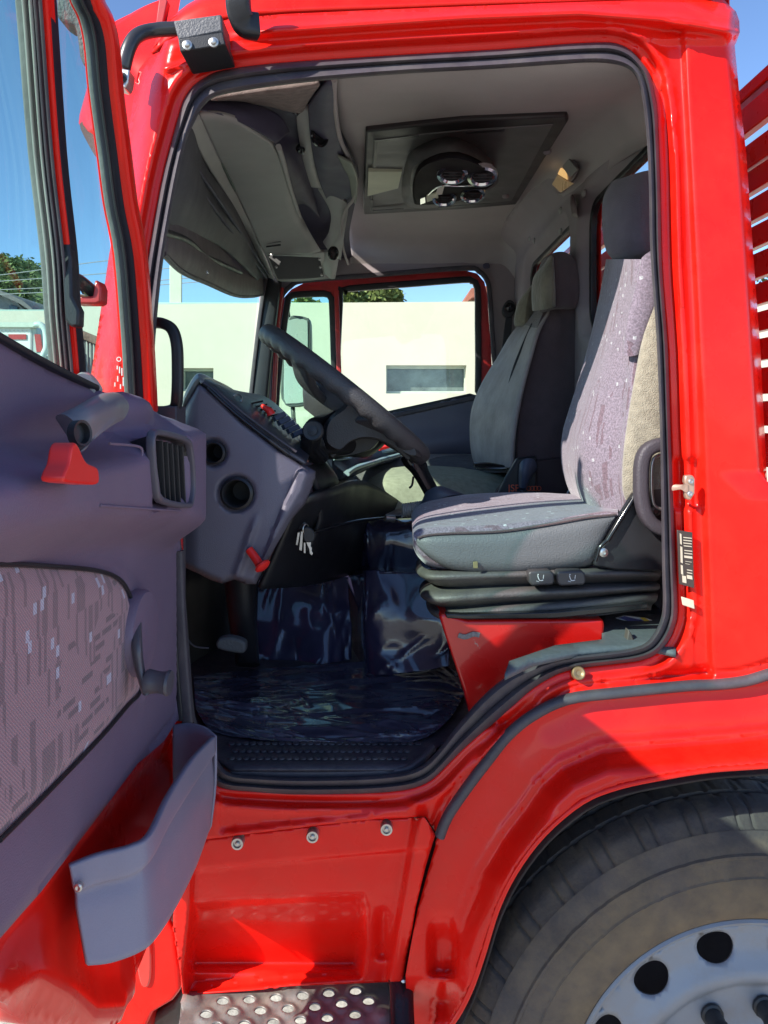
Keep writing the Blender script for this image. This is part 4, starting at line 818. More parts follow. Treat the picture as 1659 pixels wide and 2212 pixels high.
def rel_far(u, v):
    return -0.010 * np.exp(-((dist(u, v, closed(TRIMH)) - 4) / 4) ** 2) - 0.02 * np.exp(-((v - np.interp(u, [600, 1060], [985, 940])) / 20) ** 2)
farw = sheet('passenger_side_wall', FARW, [cr(TRIMH, 2, True)], 8, side(DF, rel_far), WALLIN, truck, smooth=60, solid=0.012, soff=1)
LOWT = [(585, 962), (600, 948), (740, 918), (834, 896), (1020, 855), (1064, 846), (1064, 1300), (585, 1300)]
sheet('passenger_door_trim', LOWT, [], 8, side(DF - .008, lambda u, v: -0.03 * np.exp(-((v - np.interp(u, [600, 1060], [990, 945])) / 25) ** 2) - 0.05 * ss(v, 1000, 1060)), DASH, farw, smooth=60, solid=0.01, soff=1)
for pts, mm_, w_ in ((MAIN, BLACK, .030), (QUAR, BLACK, .030)):
    sweep('window_rubber', [(a, b, DF + .035) for a, b in off(cr(pts, 2, True), 5.5 if 1 else 0)], rrect(w_, .03, .006), mm_, fd_, n=1, closed_=True)
sweep('door_outer_rubber', [(a, b, DF - .006) for a, b in TRIMH], rrect(.022, .022, .006), SEAL, fd_, n=3, closed_=True)
pane('passenger_pane', [(a, b, DF + .085) for a, b in off(cr(MAIN, 2, True), 6)], GLT, fd_)
pane('passenger_quarter_pane', [(a, b, DF + .085) for a, b in off(cr(QUAR, 2, True), 6)], GLW, fd_)
sweep('quarter_divider', [(727, 628, DF + .01), (731, 760, DF + .01), (736, 905, DF + .01)], rrect(.022, .02, .004), REDM, fd_, n=3)
box('door_reflector', P(736, 0, DF).x, P(742, 0, DF).x, DF - .03, DF - .02, H + (900 - 892) * DF / F, H + (900 - 878) * DF / F, REDP, fd_, bevel=.001)
# seat belt anchor on the far rear pillar
sb = prism('seat_belt_guide', [(1088, 660), (1098, 648), (1110, 652), (1114, 668), (1106, 684), (1094, 686), (1086, 676)], DF - .05, .03, BLACK, truck, bevel=.004, rnd=3)
prism('seat_belt', [(1093, 684), (1107, 684), (1103, 745), (1094, 790), (1080, 800), (1086, 740)], DF - .045, .012, BLACK, sb, bevel=.002)
lathe('belt_bolt', P(1101, 664, DF - .06), (0, -1, 0), [(.022, 0), (.022, .006), (.012, .01), (0, .01)], GLOSSB, sb, n=20)
prism('wall_plug', [(1044, 570), (1056, 568), (1058, 578), (1046, 580)], DF - .02, .01, OVERD, farw, bevel=.003, rnd=2)
# ------------------------------------------------ overhead console above the windscreen
ov0 = 0
ov = patch('overhead_console', [[(404, 262, 1.50), (440, 345, 1.85), (494, 430, 2.3), (540, 510, 2.75), (582, 598, 3.40)], [(428, 246, 1.52), (462, 322, 1.85), (505, 412, 2.3), (557, 520, 2.8), (592, 602, 3.38)]], OVER, truck, nu=6, nv=6, solid=.01)
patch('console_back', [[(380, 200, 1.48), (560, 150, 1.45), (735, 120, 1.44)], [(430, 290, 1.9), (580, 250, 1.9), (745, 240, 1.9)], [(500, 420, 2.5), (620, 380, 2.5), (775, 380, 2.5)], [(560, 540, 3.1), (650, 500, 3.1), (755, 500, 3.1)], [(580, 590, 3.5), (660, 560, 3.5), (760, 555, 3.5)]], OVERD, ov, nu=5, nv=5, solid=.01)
patch('bin_lid', [[(432, 246, 1.53), (466, 322, 1.86), (509, 412, 2.31), (558, 520, 2.8), (572, 545, 2.95)], [(470, 246, 1.55), (520, 330, 1.92), (560, 420, 2.36), (610, 515, 2.85), (640, 546, 3.0)],
    [(520, 262, 1.60), (570, 345, 2.0), (610, 430, 2.42), (655, 505, 2.86), (668, 546, 3.02)], [(585, 305, 1.78), (606, 345, 2.0), (628, 425, 2.42), (650, 470, 2.75), (692, 540, 3.05)]], OVER, ov, nu=6, nv=6, solid=.012)
patch('bin_lid_shaded_edge', [[(430, 240, 1.53), (500, 258, 1.58), (560, 286, 1.68), (592, 308, 1.78)], [(440, 222, 1.55), (520, 242, 1.60), (575, 268, 1.70), (606, 298, 1.80)], [(455, 214, 1.60), (540, 228, 1.66), (600, 250, 1.76), (622, 285, 1.88)]], OVERD, ov, nu=6, nv=5, solid=.01)  # dark colour paints in the shadow along the lid border
sweep('bin_lid_rib', [(602, 318, 1.83), (612, 350, 2.0), (628, 410, 2.33), (648, 470, 2.72)], rrect(.014, .016, .005), OVER, ov, n=6, ref=(0.3, -.5, -.8))
patch('bin_hollow', [[(455, 200, 1.60), (560, 210, 1.70), (640, 228, 1.80)], [(520, 232, 1.9), (600, 262, 1.95), (652, 300, 2.1)], [(600, 318, 2.0), (630, 345, 2.15), (668, 390, 2.5)], [(640, 440, 2.6), (660, 440, 2.65), (690, 470, 2.9)]], OVERD, ov, nu=6, nv=6, solid=.01)  # deep shade inside the hollow is put into the dark colour
patch('bin_tail', [[(572, 545, 2.98), (640, 547, 3.02), (700, 542, 3.06)], [(580, 560, 3.08), (645, 560, 3.1), (700, 556, 3.14)], [(590, 588, 3.3), (650, 585, 3.32), (700, 585, 3.34)], [(600, 606, 3.44), (650, 606, 3.44), (712, 600, 3.44)]], OVER, ov, nu=5, nv=5, solid=.01)
prism('tail_pocket', [(578, 551), (690, 556), (700, 598), (655, 602), (600, 604)], 2.99, .01, mat('tail_dark', (0.10, 0.10, 0.10), 0.6, var=0.1), ov, bevel=.004)
for a, b in ((587, 551), (690, 560), (597, 577), (692, 577), (695, 594)): lathe('bin_stud', P(a, b, 2.985), (0, -1, 0), [(.006, 0), (.006, .003), (0, .005)], STEEL, ov, n=10)
patch('console_brow', [[(455, 212, 1.47), (560, 196, 1.46), (640, 186, 1.46), (690, 178, 1.46)], [(470, 214, 1.62), (560, 214, 1.62), (630, 224, 1.64), (668, 208, 1.64)], [(480, 222, 1.7), (560, 222, 1.72), (640, 240, 1.74), (655, 232, 1.76)]], mat('brow_cloth_shaded', (0.24, 0.19, 0.175), 0.95, var=.25, vscale=60, bump=.8, bscale=500), ov, nu=6, nv=4, solid=.01)  # headliner cloth with its shade mixed into a darker colour
patch('console_lip', [[(640, 232, 1.80), (645, 280, 1.98), (655, 340, 2.25), (668, 400, 2.55)], [(652, 226, 1.78), (658, 280, 1.96), (668, 340, 2.23), (682, 402, 2.55)], [(668, 232, 1.78), (672, 290, 2.0), (680, 350, 2.3), (694, 404, 2.57)]], OVER, ov, nu=6, nv=5, solid=.012)
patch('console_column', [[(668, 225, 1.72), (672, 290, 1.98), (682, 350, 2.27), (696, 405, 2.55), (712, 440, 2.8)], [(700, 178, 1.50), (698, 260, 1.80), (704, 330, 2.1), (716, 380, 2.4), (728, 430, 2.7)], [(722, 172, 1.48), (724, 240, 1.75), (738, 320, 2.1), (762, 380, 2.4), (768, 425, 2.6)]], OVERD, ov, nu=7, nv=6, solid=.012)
patch('console_wave', [[(688, 406, 2.62), (700, 425, 2.7), (716, 460, 2.85), (712, 500, 3.0), (700, 522, 3.1)], [(700, 404, 2.60), (722, 430, 2.68), (735, 465, 2.83), (728, 508, 2.98), (712, 540, 3.08)], [(714, 402, 2.6), (738, 425, 2.66), (752, 448, 2.76), (744, 500, 2.95), (735, 560, 3.2)]], OVER, ov, nu=7, nv=6, solid=.012)
patch('console_tail_fascia', [[(692, 540, 3.12), (697, 565, 3.2), (703, 590, 3.35)], [(712, 540, 3.1), (716, 565, 3.2), (715, 600, 3.35)], [(735, 520, 3.1), (730, 560, 3.2), (722, 600, 3.38)]], OVER, ov, nu=6, nv=6, solid=.012)
patch('console_flap', [[(730, 335, 2.12), (742, 360, 2.25), (755, 385, 2.4), (762, 430, 2.6)], [(760, 350, 2.15), (770, 375, 2.28), (773, 400, 2.42), (768, 440, 2.6)]], mat('flap_grey', (0.24, 0.24, 0.20), 0.5), ov, nu=7, nv=5, solid=.006)
sweep('headliner_edge', [(722, 172, 1.47), (723, 225, 1.68), (735, 300, 1.98), (756, 345, 2.2), (771, 390, 2.4), (767, 425, 2.55), (748, 452, 2.72), (738, 490, 2.9), (741, 535, 3.1), (752, 570, 3.35)], circ(.006, 8), HEAD, truck, n=5, ref=(0, 0, -1))
for a, b, d, r in ((691, 292, 1.93, .030), (720, 547, 3.02, .028)):
    lathe('console_switch', P(a, b, d), (0.75, -.6, -.2), [(r, -.004), (r, .004), (r * .8, .006), (r * .7, .001), (0, .002)], GLOSSB, ov, n=24)
sweep('console_hook', [(645, 325, 2.1), (650, 320, 2.08), (655, 322, 2.06), (654, 330, 2.08)], circ(.005, 8), GLOSSB, ov, n=4)
lathe('console_hook_base', P(649, 322, 2.12), (0.5, -.8, 0), [(.014, -.003), (.014, .004), (0, .006)], BLACK, ov, n=14)
sweep('bin_hinge', [(634, 238, 1.82), (642, 242, 1.80), (646, 246, 1.80)], rrect(.014, .012, .003), GLOSSB, ov, n=3)
for k in (0, 1): sweep('bin_latch', [(575, 525 + 8 * k, 2.84), (606, 521 + 8 * k, 2.86)], rrect(.006, .005, .001), BLACK, ov, n=1)
sweep('bin_seam', [(478, 350, 1.98), (500, 395, 2.2), (525, 445, 2.48), (557, 518, 2.8)], rrect(.008, .004, .001), BLACK, ov, n=4, ref=(0.3, -.5, -.8))
# roof rail band between console and windscreen
patch('windscreen_header', [[(392, 250, 1.46), (372, 340, 1.47), (362, 430, 1.5), (358, 480, 1.52)], [(412, 262, 1.55), (410, 360, 1.62), (405, 440, 1.7), (395, 500, 1.8)], [(440, 340, 1.9), (455, 410, 2.05), (470, 470, 2.2), (470, 530, 2.35)], [(500, 430, 2.4), (520, 490, 2.5), (535, 540, 2.7), (540, 590, 2.85)], [(582, 600, 3.44), (575, 602, 3.44), (568, 604, 3.44), (560, 612, 3.44)]], mat('header_plastic', (0.075, 0.072, 0.085), 0.6, var=0.1, bump=0.2), truck, nu=6, nv=6, solid=.01)
for l in ([(378, 320, 1.48), (430, 405, 1.85), (500, 500, 2.4), (575, 600, 3.3)], [(385, 300, 1.47), (440, 385, 1.85), (505, 480, 2.35), (578, 592, 3.3)]): sweep('header_ridge', l, circ(.005, 8), OVERD, ov, n=6)
sv = patch('roller_blind', [[(352, 466, 1.52), (352, 520, 1.50), (350, 548, 1.50)], [(400, 462, 1.86), (405, 545, 1.8), (395, 585, 1.8)], [(455, 490, 2.28), (455, 580, 2.2), (448, 610, 2.2)], [(515, 540, 2.8), (512, 612, 2.7), (508, 636, 2.7)], [(550, 575, 3.2), (548, 622, 3.1), (545, 638, 3.1)], [(566, 605, 3.4), (567, 622, 3.4), (566, 634, 3.4)]], mat('blind_grey', (0.13, 0.10, 0.10), 0.6, var=0.12, vscale=10, bump=0.3), truck, nu=5, nv=7, solid=.012)
sweep('blind_edge', [(352, 548, 1.49), (395, 588, 1.79), (448, 612, 2.19), (508, 638, 2.69), (545, 640, 3.09), (566, 636, 3.39)], circ(.007, 8), SEAL, sv, n=6)
sweep('blind_fold', [(354, 502, 1.49), (405, 520, 1.78), (450, 556, 2.18), (520, 588, 2.7)], circ(.008, 8), BLACK, sv, n=6)
prism('blind_clip', [(432, 575), (442, 572), (450, 590), (440, 594)], 2.1, .01, CHROME, sv, bevel=.002)
# windscreen and pillars
ws = patch('windscreen', [[(318, 400, 1.47), (340, 430, 1.8), (430, 510, 2.5), (490, 560, 3.0), (560, 598, 3.46)], [(308, 660, 1.45), (334, 670, 1.8), (424, 700, 2.5), (484, 730, 3.0), (548, 740, 3.46)], [(300, 930, 1.42), (330, 920, 1.8), (420, 900, 2.5), (480, 890, 3.0), (535, 885, 3.46)]], GLW, truck, nu=4, nv=3)
sweep('far_pillar', [(592, 596, 3.46), (582, 680, 3.45), (572, 760, 3.44), (560, 880, 3.42), (552, 960, 3.4)], rrect(.075, .06, .015), BLACK, truck, n=5)
sweep('far_pillar_red', [(609, 622, 3.48), (600, 700, 3.48), (595, 800, 3.48), (590, 900, 3.48)], rrect(.02, .03, .004), REDM, truck, n=4)
sweep('far_pillar_rubber', [(574, 600, 3.42), (560, 700, 3.42), (548, 800, 3.41), (540, 880, 3.40)], rrect(.018, .03, .004), SEAL, truck, n=4)
# passenger side mirror outside
pmr = prism('passenger_mirror', [(622, 690), (628, 682), (645, 682), (663, 686), (670, 698), (671, 780), (669, 862), (660, 876), (625, 879), (612, 868), (606, 845), (612, 760), (618, 700)], 3.85, .10, mat('mirror_shell', (0.10, 0.11, 0.11), 0.5, var=.1), truck, bevel=.012, bseg=4, rnd=2)
prism('mirror_glass', [(625, 692), (645, 688), (661, 692), (665, 702), (665, 780), (664, 860), (656, 869), (626, 872), (614, 862), (614, 780), (619, 700)], 3.845, .01, mat('mirror_pale_reflection', (0.50, 0.56, 0.53), 0.25, metal=0.2, var=.02), pmr, bevel=.002, rnd=2)  # pale colour stands in for the wall reflected in the mirror
sweep('passenger_mirror_arm', [(620, 660, 3.8), (624, 700, 3.95), (628, 800, 3.95), (634, 900, 3.9), (640, 940, 3.7)], circ(.012, 10), BLACK, pmr, n=5)
# ------------------------------------------------ dashboard
DS = [(428, 822), (437, 827), (458, 843), (527, 909), (610, 972), (682, 1018), (680, 1035), (660, 1088), (630, 1122), (590, 1190), (553, 1262), (530, 1262), (506, 1252), (480, 1261), (455, 1253), (430, 1240), (391, 1222), (372, 1200), (360, 1100), (370, 1000), (388, 920), (402, 870)]
kn = [(556, 1225), (585, 1150), (622, 1060), (640, 1015), (655, 1008), (672, 1022), (660, 1060), (625, 1125), (585, 1195), (560, 1250)]
def rel_d(u, v):
    r = 0.03 * ss(u, 560, 700) + 0.02 * (1 - ss(u, 380, 430))
    d = dist(u, v, closed(DS)); r += 0.03 * (1 - ss(d, 0, 14)) ** 2
    for cx, cy, rr_ in ((461, 978, 26), (510, 1066, 36)):
        q = np.hypot((u - cx), (v - cy)); r += 0.012 * (1 - ss(q, rr_ + 1, rr_ + 8))
    g = dist(u, v, closed(kn)); ins = inpoly(u, v, kn); r -= 0.014 * np.where(ins, ss(g, 0, 8), 0)
    r += -0.01 * np.exp(-((u - np.interp(v, [1100, 1260], [560, 505])) / 8) ** 2) * ss(v, 1100, 1150)
    return r
VH = [cirp(461, 978, 20, 22), cirp(510, 1066, 28, 31)]
dash = sheet('dashboard', DS, VH, 5, side(1.50, rel_d), DASH, truck, lines=[kn], smooth=60, solid=.008, soff=1)
for cx, cy, ra, rb in ((461, 978, 25, 27), (511, 1066, 35, 38)):
    c = P(cx, cy, 1.50)
    lathe('dash_vent_ring', c, (0, -1, 0), [(ra * .75 * 1.5 / F, -.03), (ra * .78 * 1.5 / F, .002), (ra * .86 * 1.5 / F, .005), (ra * 1.02 * 1.5 / F, .001), (ra * 1.04 * 1.5 / F, -.02)], BLACK, dash, n=40, cap0=False, cap1=False)
    lathe('dash_vent_throat', c, (0, -1, 0), [(ra * .8 * 1.5 / F, -.004), (ra * .6 * 1.5 / F, -.06), (0, -.06)], mat('throat_black', (0.01, 0.01, 0.01), 0.6), dash, n=32, cap0=False)
DTOP = mat('dash_top_dark', (0.035, 0.038, 0.055), 0.35, var=.15, bump=.2, bscale=400)
patch('dash_top', [[(398, 895, 1.56), (402, 868, 1.53), (428, 822, 1.51), (437, 827, 1.50)], [(398, 880, 1.7), (404, 850, 1.65), (430, 812, 1.62), (450, 820, 1.60)], [(415, 870, 2.2), (430, 840, 2.2), (470, 835, 2.1), (500, 842, 2.0)], [(470, 880, 3.1), (490, 872, 3.1), (520, 868, 3.1), (540, 872, 3.0)], [(530, 900, 3.42), (545, 895, 3.42), (565, 890, 3.42), (585, 892, 3.42)]], mat('dash_top_pale', (0.20, 0.22, 0.22), 0.4, var=.1), dash, nu=5, nv=5, solid=.008)
patch('instrument_face', [[(437, 826, 1.505), (458, 842, 1.505), (527, 908, 1.505), (610, 971, 1.51), (660, 1002, 1.52)], [(448, 822, 1.58), (475, 838, 1.58), (545, 896, 1.58), (620, 957, 1.59), (665, 990, 1.60)], [(500, 843, 1.8), (530, 858, 1.8), (575, 880, 1.8), (625, 925, 1.8), (672, 975, 1.80)], [(545, 852, 2.0), (565, 856, 2.0), (592, 872, 2.0), (646, 922, 2.0), (690, 965, 2.0)]], DTOP, dash, nu=6, nv=5, solid=.006)
sweep('dash_edge_strip', [(448, 838, 1.497), (500, 886, 1.497), (560, 934, 1.498), (625, 982, 1.50)], circ(.004, 8), GLOSSB, dash, n=5)
sweep('dash_edge_strip', [(462, 838, 1.52), (515, 884, 1.52), (575, 930, 1.52), (640, 976, 1.53)], circ(.003, 8), SEAL, dash, n=5)
for k in range(6):
    a = 542 + k * 9; b = 872 + k * 7
    sweep('vent_louvre', [(a, b, 1.68), (a + 24, b - 5, 1.70)], rrect(.004, .010, .001), GLOSSB, dash, n=1)
for k in range(5):
    a = 592 + k * 10; b = 905 + k * 9
    sweep('dash_button', [(a, b, 1.66), (a + 22, b - 10, 1.68)], rrect(.012, .012, .002), mat('button_blue', (0.06, 0.075, 0.11), 0.4), dash, n=1)
sweep('dash_red_knob', [(566, 876, 1.66), (574, 882, 1.655), (582, 888, 1.65), (586, 896, 1.65)], circ(.008, 10), REDP, dash, n=4, scale=lambda t: .55 + .75 * t)
lathe('dash_ring', P(513, 861, 1.60), (0.3, -.9, .3), [(.0075, -.002), (.0105, .002), (.0115, 0), (.0105, -.003)], STEEL, dash, n=24, cap0=False, cap1=False)
# centre of the dashboard beyond the wheel, trays
patch('centre_console', [[(655, 1010, 1.6), (675, 1040, 1.62), (690, 1120, 1.66), (660, 1190, 1.66)], [(690, 1000, 1.9), (722, 1030, 1.9), (724, 1080, 1.95), (700, 1200, 1.9)], [(702, 990, 2.3), (725, 1030, 2.35), (760, 1120, 2.3), (780, 1130, 2.3)], [(720, 985, 2.9), (760, 1010, 2.9), (800, 1100, 2.9), (820, 1110, 2.9)], [(750, 980, 3.3), (790, 1000, 3.3), (830, 1080, 3.3), (850, 1090, 3.3)]], BLACK, dash, nu=5, nv=5, solid=.01)
patch('lower_column_cover', [[(640, 1080, 1.58), (700, 1060, 1.62), (790, 1040, 2.1), (900, 1110, 2.5)], [(600, 1180, 1.60), (690, 1180, 1.8), (800, 1150, 2.2), (900, 1130, 2.5)], [(560, 1270, 1.62), (680, 1260, 1.9), (790, 1230, 2.2), (880, 1200, 2.5)]], BLACK, dash, nu=6, nv=5, solid=.01)
tr = body('dash_tray', [[(697, 976, 2.25), (702, 968, 2.3), (716, 970, 2.3), (722, 990, 2.28), (718, 1030, 2.25), (706, 1020, 2.25)], [(710, 975, 2.4), (760, 966, 2.45), (772, 980, 2.45), (776, 1010, 2.4), (760, 1030, 2.3), (716, 1036, 2.3)], [(760, 968, 2.9), (810, 955, 2.95), (830, 970, 2.95), (840, 995, 2.9), (800, 1010, 2.8), (775, 1010, 2.8)], [(810, 960, 3.3), (845, 952, 3.3), (865, 965, 3.3), (868, 985, 3.3), (850, 1000, 3.25), (820, 1000, 3.25)]], mat('tray_navy', (0.04, 0.05, 0.08), 0.35, var=.1), dash, nu=4, nv=6)
patch('tray_pale_top', [[(706, 969, 2.28), (716, 980, 2.24), (722, 994, 2.22)], [(735, 969, 2.4), (745, 982, 2.35), (750, 992, 2.32)], [(790, 962, 2.8), (798, 972, 2.75), (802, 984, 2.7)], [(850, 955, 3.25), (860, 962, 3.2), (868, 972, 3.15)]], LTTRAY, dash, nu=4, nv=6, solid=.006)
sweep('tray_edge', [(748, 1024, 2.22), (765, 1012, 2.3), (800, 1000, 2.5), (864, 982, 3.0)], rrect(.02, .012, .004), LTTRAY, dash, n=6, ref=(0, -.3, 1))
quad('tray_red_pad', [P(805, 963, 2.72), P(818, 957, 2.75), P(838, 956, 2.75), P(842, 962, 2.7), P(820, 968, 2.68)], REDP, dash, Vector((0, 0, -.01)))
# ------------------------------------------------ steering wheel
SC = P(745, 853, 1.86); a_ = Vector((.785, 0, -.62)).normalized(); b_ = (Vector((0, 1, 0)) - Vector((.62, 0, .785)) * .05); b_ = (b_ - a_ * b_.dot(a_)).normalized(); c_ = a_.cross(b_)
if c_.z < 0: c_ = -c_
LEATH = mat('wheel_rim_rubber', (0.055, 0.052, 0.055), 0.42, var=.15, bump=.5, bscale=350)
V = []; Fc = []; NR = 160; K = 16; R_ = 0.243
for i in range(NR):
    t = 2 * PI * i / NR; e = a_ * math.cos(t) + b_ * math.sin(t); r = .022
    for j in range(K):
        u = 2 * PI * j / K; rr_ = r
        if math.sin(u) < -.35: rr_ += .0026 * math.cos(t * 34) * min(1, (-math.sin(u) - .35) * 2.2)
        V.append(SC + e * (R_ + rr_ * math.cos(u)) + c_ * (rr_ * math.sin(u) * 1.05))
for i in range(NR):
    for j in range(K): Fc.append((i * K + j, i * K + (j + 1) % K, ((i + 1) % NR) * K + (j + 1) % K, ((i + 1) % NR) * K + j))
stw = mesh('steering_wheel', V, Fc, LEATH, truck, smooth=180)
def Wp(u, v, h): return tuple(SC + a_ * u + b_ * v + c_ * h)
body('wheel_hub', [[Wp(.10 * math.cos(t), .10 * math.sin(t), -.02) for t in np.linspace(0, 2 * PI, 12, endpoint=False)], [Wp(.095 * math.cos(t), .095 * math.sin(t), -.05) for t in np.linspace(0, 2 * PI, 12, endpoint=False)],
    [Wp(.06 * math.cos(t), .06 * math.sin(t), -.09) for t in np.linspace(0, 2 * PI, 12, endpoint=False)]], LEATH, stw, nu=3, nv=4, world=True)
for t in (-2.15, -1.0, 1.0, 2.15):
    e = (math.cos(t), math.sin(t))
    sweep('wheel_spoke', [Wp(.05 * e[0], .05 * e[1], -.045), Wp(.14 * e[0], .14 * e[1], -.04), Wp(.20 * e[0], .20 * e[1], -.015), Wp(.243 * e[0], .243 * e[1], 0)], rrect(.07, .022, .008), LEATH, stw, n=5, ref=tuple(c_), world=True, scale=lambda s: 1 - .15 * s)
SP = [(700, 960), (698, 925), (712, 900), (740, 880), (752, 862), (766, 838), (792, 860), (840, 902), (890, 950), (912, 985), (895, 988), (850, 962), (815, 948), (780, 946), (752, 956), (728, 975)]
spm = np.array(SP, float).mean(0)
def spr(k, d, dx=0, dy=0): return [(spm[0] + (a - spm[0]) * k + dx, spm[1] + (b - spm[1]) * k + dy, d) for a, b in SP]
body('wheel_centre', [spr(.90, 1.70), spr(1.0, 1.74), spr(1.0, 1.85), spr(.96, 2.0, -4, 4), spr(.8, 2.06, -6, 6)], mat('hub_plastic', (0.030, 0.027, 0.028), 0.5, var=.15, bump=.3, bscale=300), stw, nu=3, nv=3)
body('steering_column', [[(648, 940, 1.72), (668, 905, 1.70), (700, 900, 1.72), (742, 880, 1.80), (780, 900, 1.9), (770, 960, 1.85), (720, 978, 1.75), (668, 970, 1.70)], [(655, 960, 1.85), (680, 905, 1.85), (715, 885, 1.85), (760, 882, 1.9), (840, 935, 2.0), (800, 985, 1.98), (740, 985, 1.9), (675, 985, 1.85)],
    [(660, 970, 2.1), (690, 910, 2.1), (720, 900, 2.1), (780, 905, 2.1), (810, 940, 2.1), (780, 980, 2.1), (740, 985, 2.1), (690, 990, 2.1)]], BLACK, stw, nu=4, nv=5)
body('column_stalk', [[(656, 925, 1.62), (666, 914, 1.62), (684, 914, 1.62), (697, 928, 1.62), (694, 944, 1.62), (678, 952, 1.62), (660, 944, 1.62)], [(652, 940, 1.63), (664, 930, 1.63), (690, 930, 1.64), (694, 950, 1.64), (690, 975, 1.65), (665, 985, 1.65), (650, 965, 1.64)], [(648, 960, 1.68), (660, 945, 1.68), (695, 950, 1.68), (710, 985, 1.7), (700, 1000, 1.7), (670, 1000, 1.7), (650, 985, 1.69)]], GLOSSB, stw, nu=3, nv=4)
lathe('stalk_knob', P(676, 931, 1.615), (-.1, -1, .1), [(.023, -.01), (.023, .004), (.020, .007), (.011, .006), (.011, .009), (0, .010)], BLACK, stw, n=28)
sweep('column_rim_line', [(716, 985, 1.8), (745, 955, 1.8), (780, 941, 1.8), (815, 944, 1.8), (850, 960, 1.8), (885, 990, 1.8)], rrect(.016, .02, .004), BLACK, stw, n=5)
body('column_lower_cover', [[(700, 978, 1.85), (730, 950, 1.85), (780, 935, 1.85), (820, 940, 1.85), (800, 970, 1.85), (740, 985, 1.85)], [(700, 990, 2.05), (730, 960, 2.05), (780, 945, 2.05), (820, 950, 2.05), (800, 975, 2.05), (740, 990, 2.05)]], BLACK, stw, nu=4, nv=3)
# ------------------------------------------------ floor, firewall, tunnel
ZF = -.655
box('floor_pan', -.46, .16, 1.42, 3.50, H + ZF - .05, H + ZF - .012, SEAL, truck)
box('raised_floor', .18, .66, 1.50, 3.50, H - .53, H - .50, SEAL, truck)
box('light_leak_filler', -.45, -.388, 1.385, 1.45, H - .72, H + .02, SEAL, truck)  # unseen filler added to stop sun leaking in past the door edge
box('firewall', -.62, -.60, 1.42, 3.50, H - 1.0, H - .05, REDM, truck)
box('front_lower_panel', -.62, -.42, 1.44, 1.50, H - .95, H + .0, BLACK, truck)
MATP = [(424, 1560), (440, 1600), (470, 1655), (500, 1664), (849, 1664), (890, 1655), (950, 1600), (1010, 1530), (1010, 1470), (940, 1420), (800, 1405), (600, 1405), (430, 1420)]
sheet('rubber_floor', [(400, 1380), (400, 1560), (455, 1640), (500, 1667), (849, 1667), (905, 1655), (1020, 1560), (1020, 1390)], [], 9, hplane(ZF - .002), RUBM, truck, smooth=60, solid=.006, soff=-1)
# door sill tread with oval studs
tread_ = []
for r_, yy in enumerate((1612, 1628, 1644)):
    for k in range(30):
        a = 500 + k * 15.5 + (r_ % 2) * 7.5
        if a > 905 - (r_ * 12): continue
        d = -ZF * F / (yy - HY); c = P(a, yy, d)
        tread_.append(lathe('x', c + Vector((0, 0, 0.005)), (0, 0, 1), [(.0075, 0), (.0068, .0022), (.004, .0032), (0, .0035)], RUBM, None, n=10, cap0=False))
merge('sill_studs', tread_, RUBM, truck)
sweep('sill_lip', [(500, 1668, 1.375), (640, 1672, 1.375), (849, 1667, 1.375), (900, 1650, 1.39), (935, 1615, 1.43)], rrect(.012, .014, .004), SEAL, truck, n=6, ref=(0, 0, 1))
def crump(rows, amp=.02, sc_=7.0, seed=3.1):
    out = rows.copy(); R, M = rows.shape[:2]
    for i in range(R):
        for j in range(M):
            p = Vector(rows[i, j]); q = p * sc_ + Vector((seed, 0, 0))
            w1 = noise.noise(q * .7) ; f1 = 1 - abs(noise.noise(q + Vector((w1, w1, 0)) * 1.5)) * 2.2; f2 = 1 - abs(noise.noise(q * 2.3 + Vector((5, w1, 2)))) * 2.2
            h = amp * (.6 * max(f1, 0) ** 3 + .35 * max(f2, 0) ** 3 + .5 * noise.noise(q * .5))
            out[i, j] = rows[i, j] + np.array([h * .35, -h * .5, h])
    return out
# rear tunnel wall wrapped in film, floor film
def creases(rows, n, seed, amp=.006, dirs=(-.5, .9), w=(.006, .022), lo=0.0):
    rnd = random.Random(seed); out = rows.copy(); R, M = rows.shape[:2]; U, V_ = np.meshgrid(np.linspace(0, 1, M), np.linspace(0, 1, R)); h = np.zeros((R, M))
    for _ in range(n):
        cx, cy = rnd.random(), rnd.uniform(lo, 1); an = rnd.uniform(*dirs); L = rnd.uniform(.06, .28); wd = rnd.uniform(*w)
        mid = (cx + rnd.uniform(-.05, .05), cy + rnd.uniform(-.05, .05))
        ln = [(cx - L * math.cos(an), cy - L * math.sin(an)), mid, (cx + L * math.cos(an), cy + L * math.sin(an))]
        d = dist(U, V_, cr(ln, 4)); e = np.clip(1 - np.hypot(U - cx, V_ - cy) / (L * 1.05), 0, 1) ** .6
        h += amp * rnd.uniform(.4, 1) * np.exp(-d / wd) * e * (1 if rnd.random() < .75 else -1)
    out += h[:, :, None] * np.array([.15, -.65, .75]); return out
film = tag(patch('plastic_film', [[(418, 1468, 1.78), (560, 1452, 1.88), (740, 1440, 1.93), (940, 1440, 1.93), (1005, 1480, 1.80)], [(420, 1500, 1.70), (560, 1500, 1.74), (740, 1500, 1.74), (920, 1500, 1.74), (1000, 1510, 1.7)], [(425, 1540, 1.60), (560, 1560, 1.57), (740, 1560, 1.57), (900, 1560, 1.57), (975, 1555, 1.57)], [(450, 1585, 1.52), (560, 1608, 1.48), (740, 1612, 1.47), (880, 1612, 1.47), (935, 1595, 1.5)]], FILMD, None, nu=32, nv=34, disp=lambda r: creases(crump(r, .005, 4), 110, 4, .008, w=(.006, .022)) + np.array([0, 0, .007]), smooth=70), 'crumpled glossy plastic film spread over the driver footwell floor', 'plastic film')
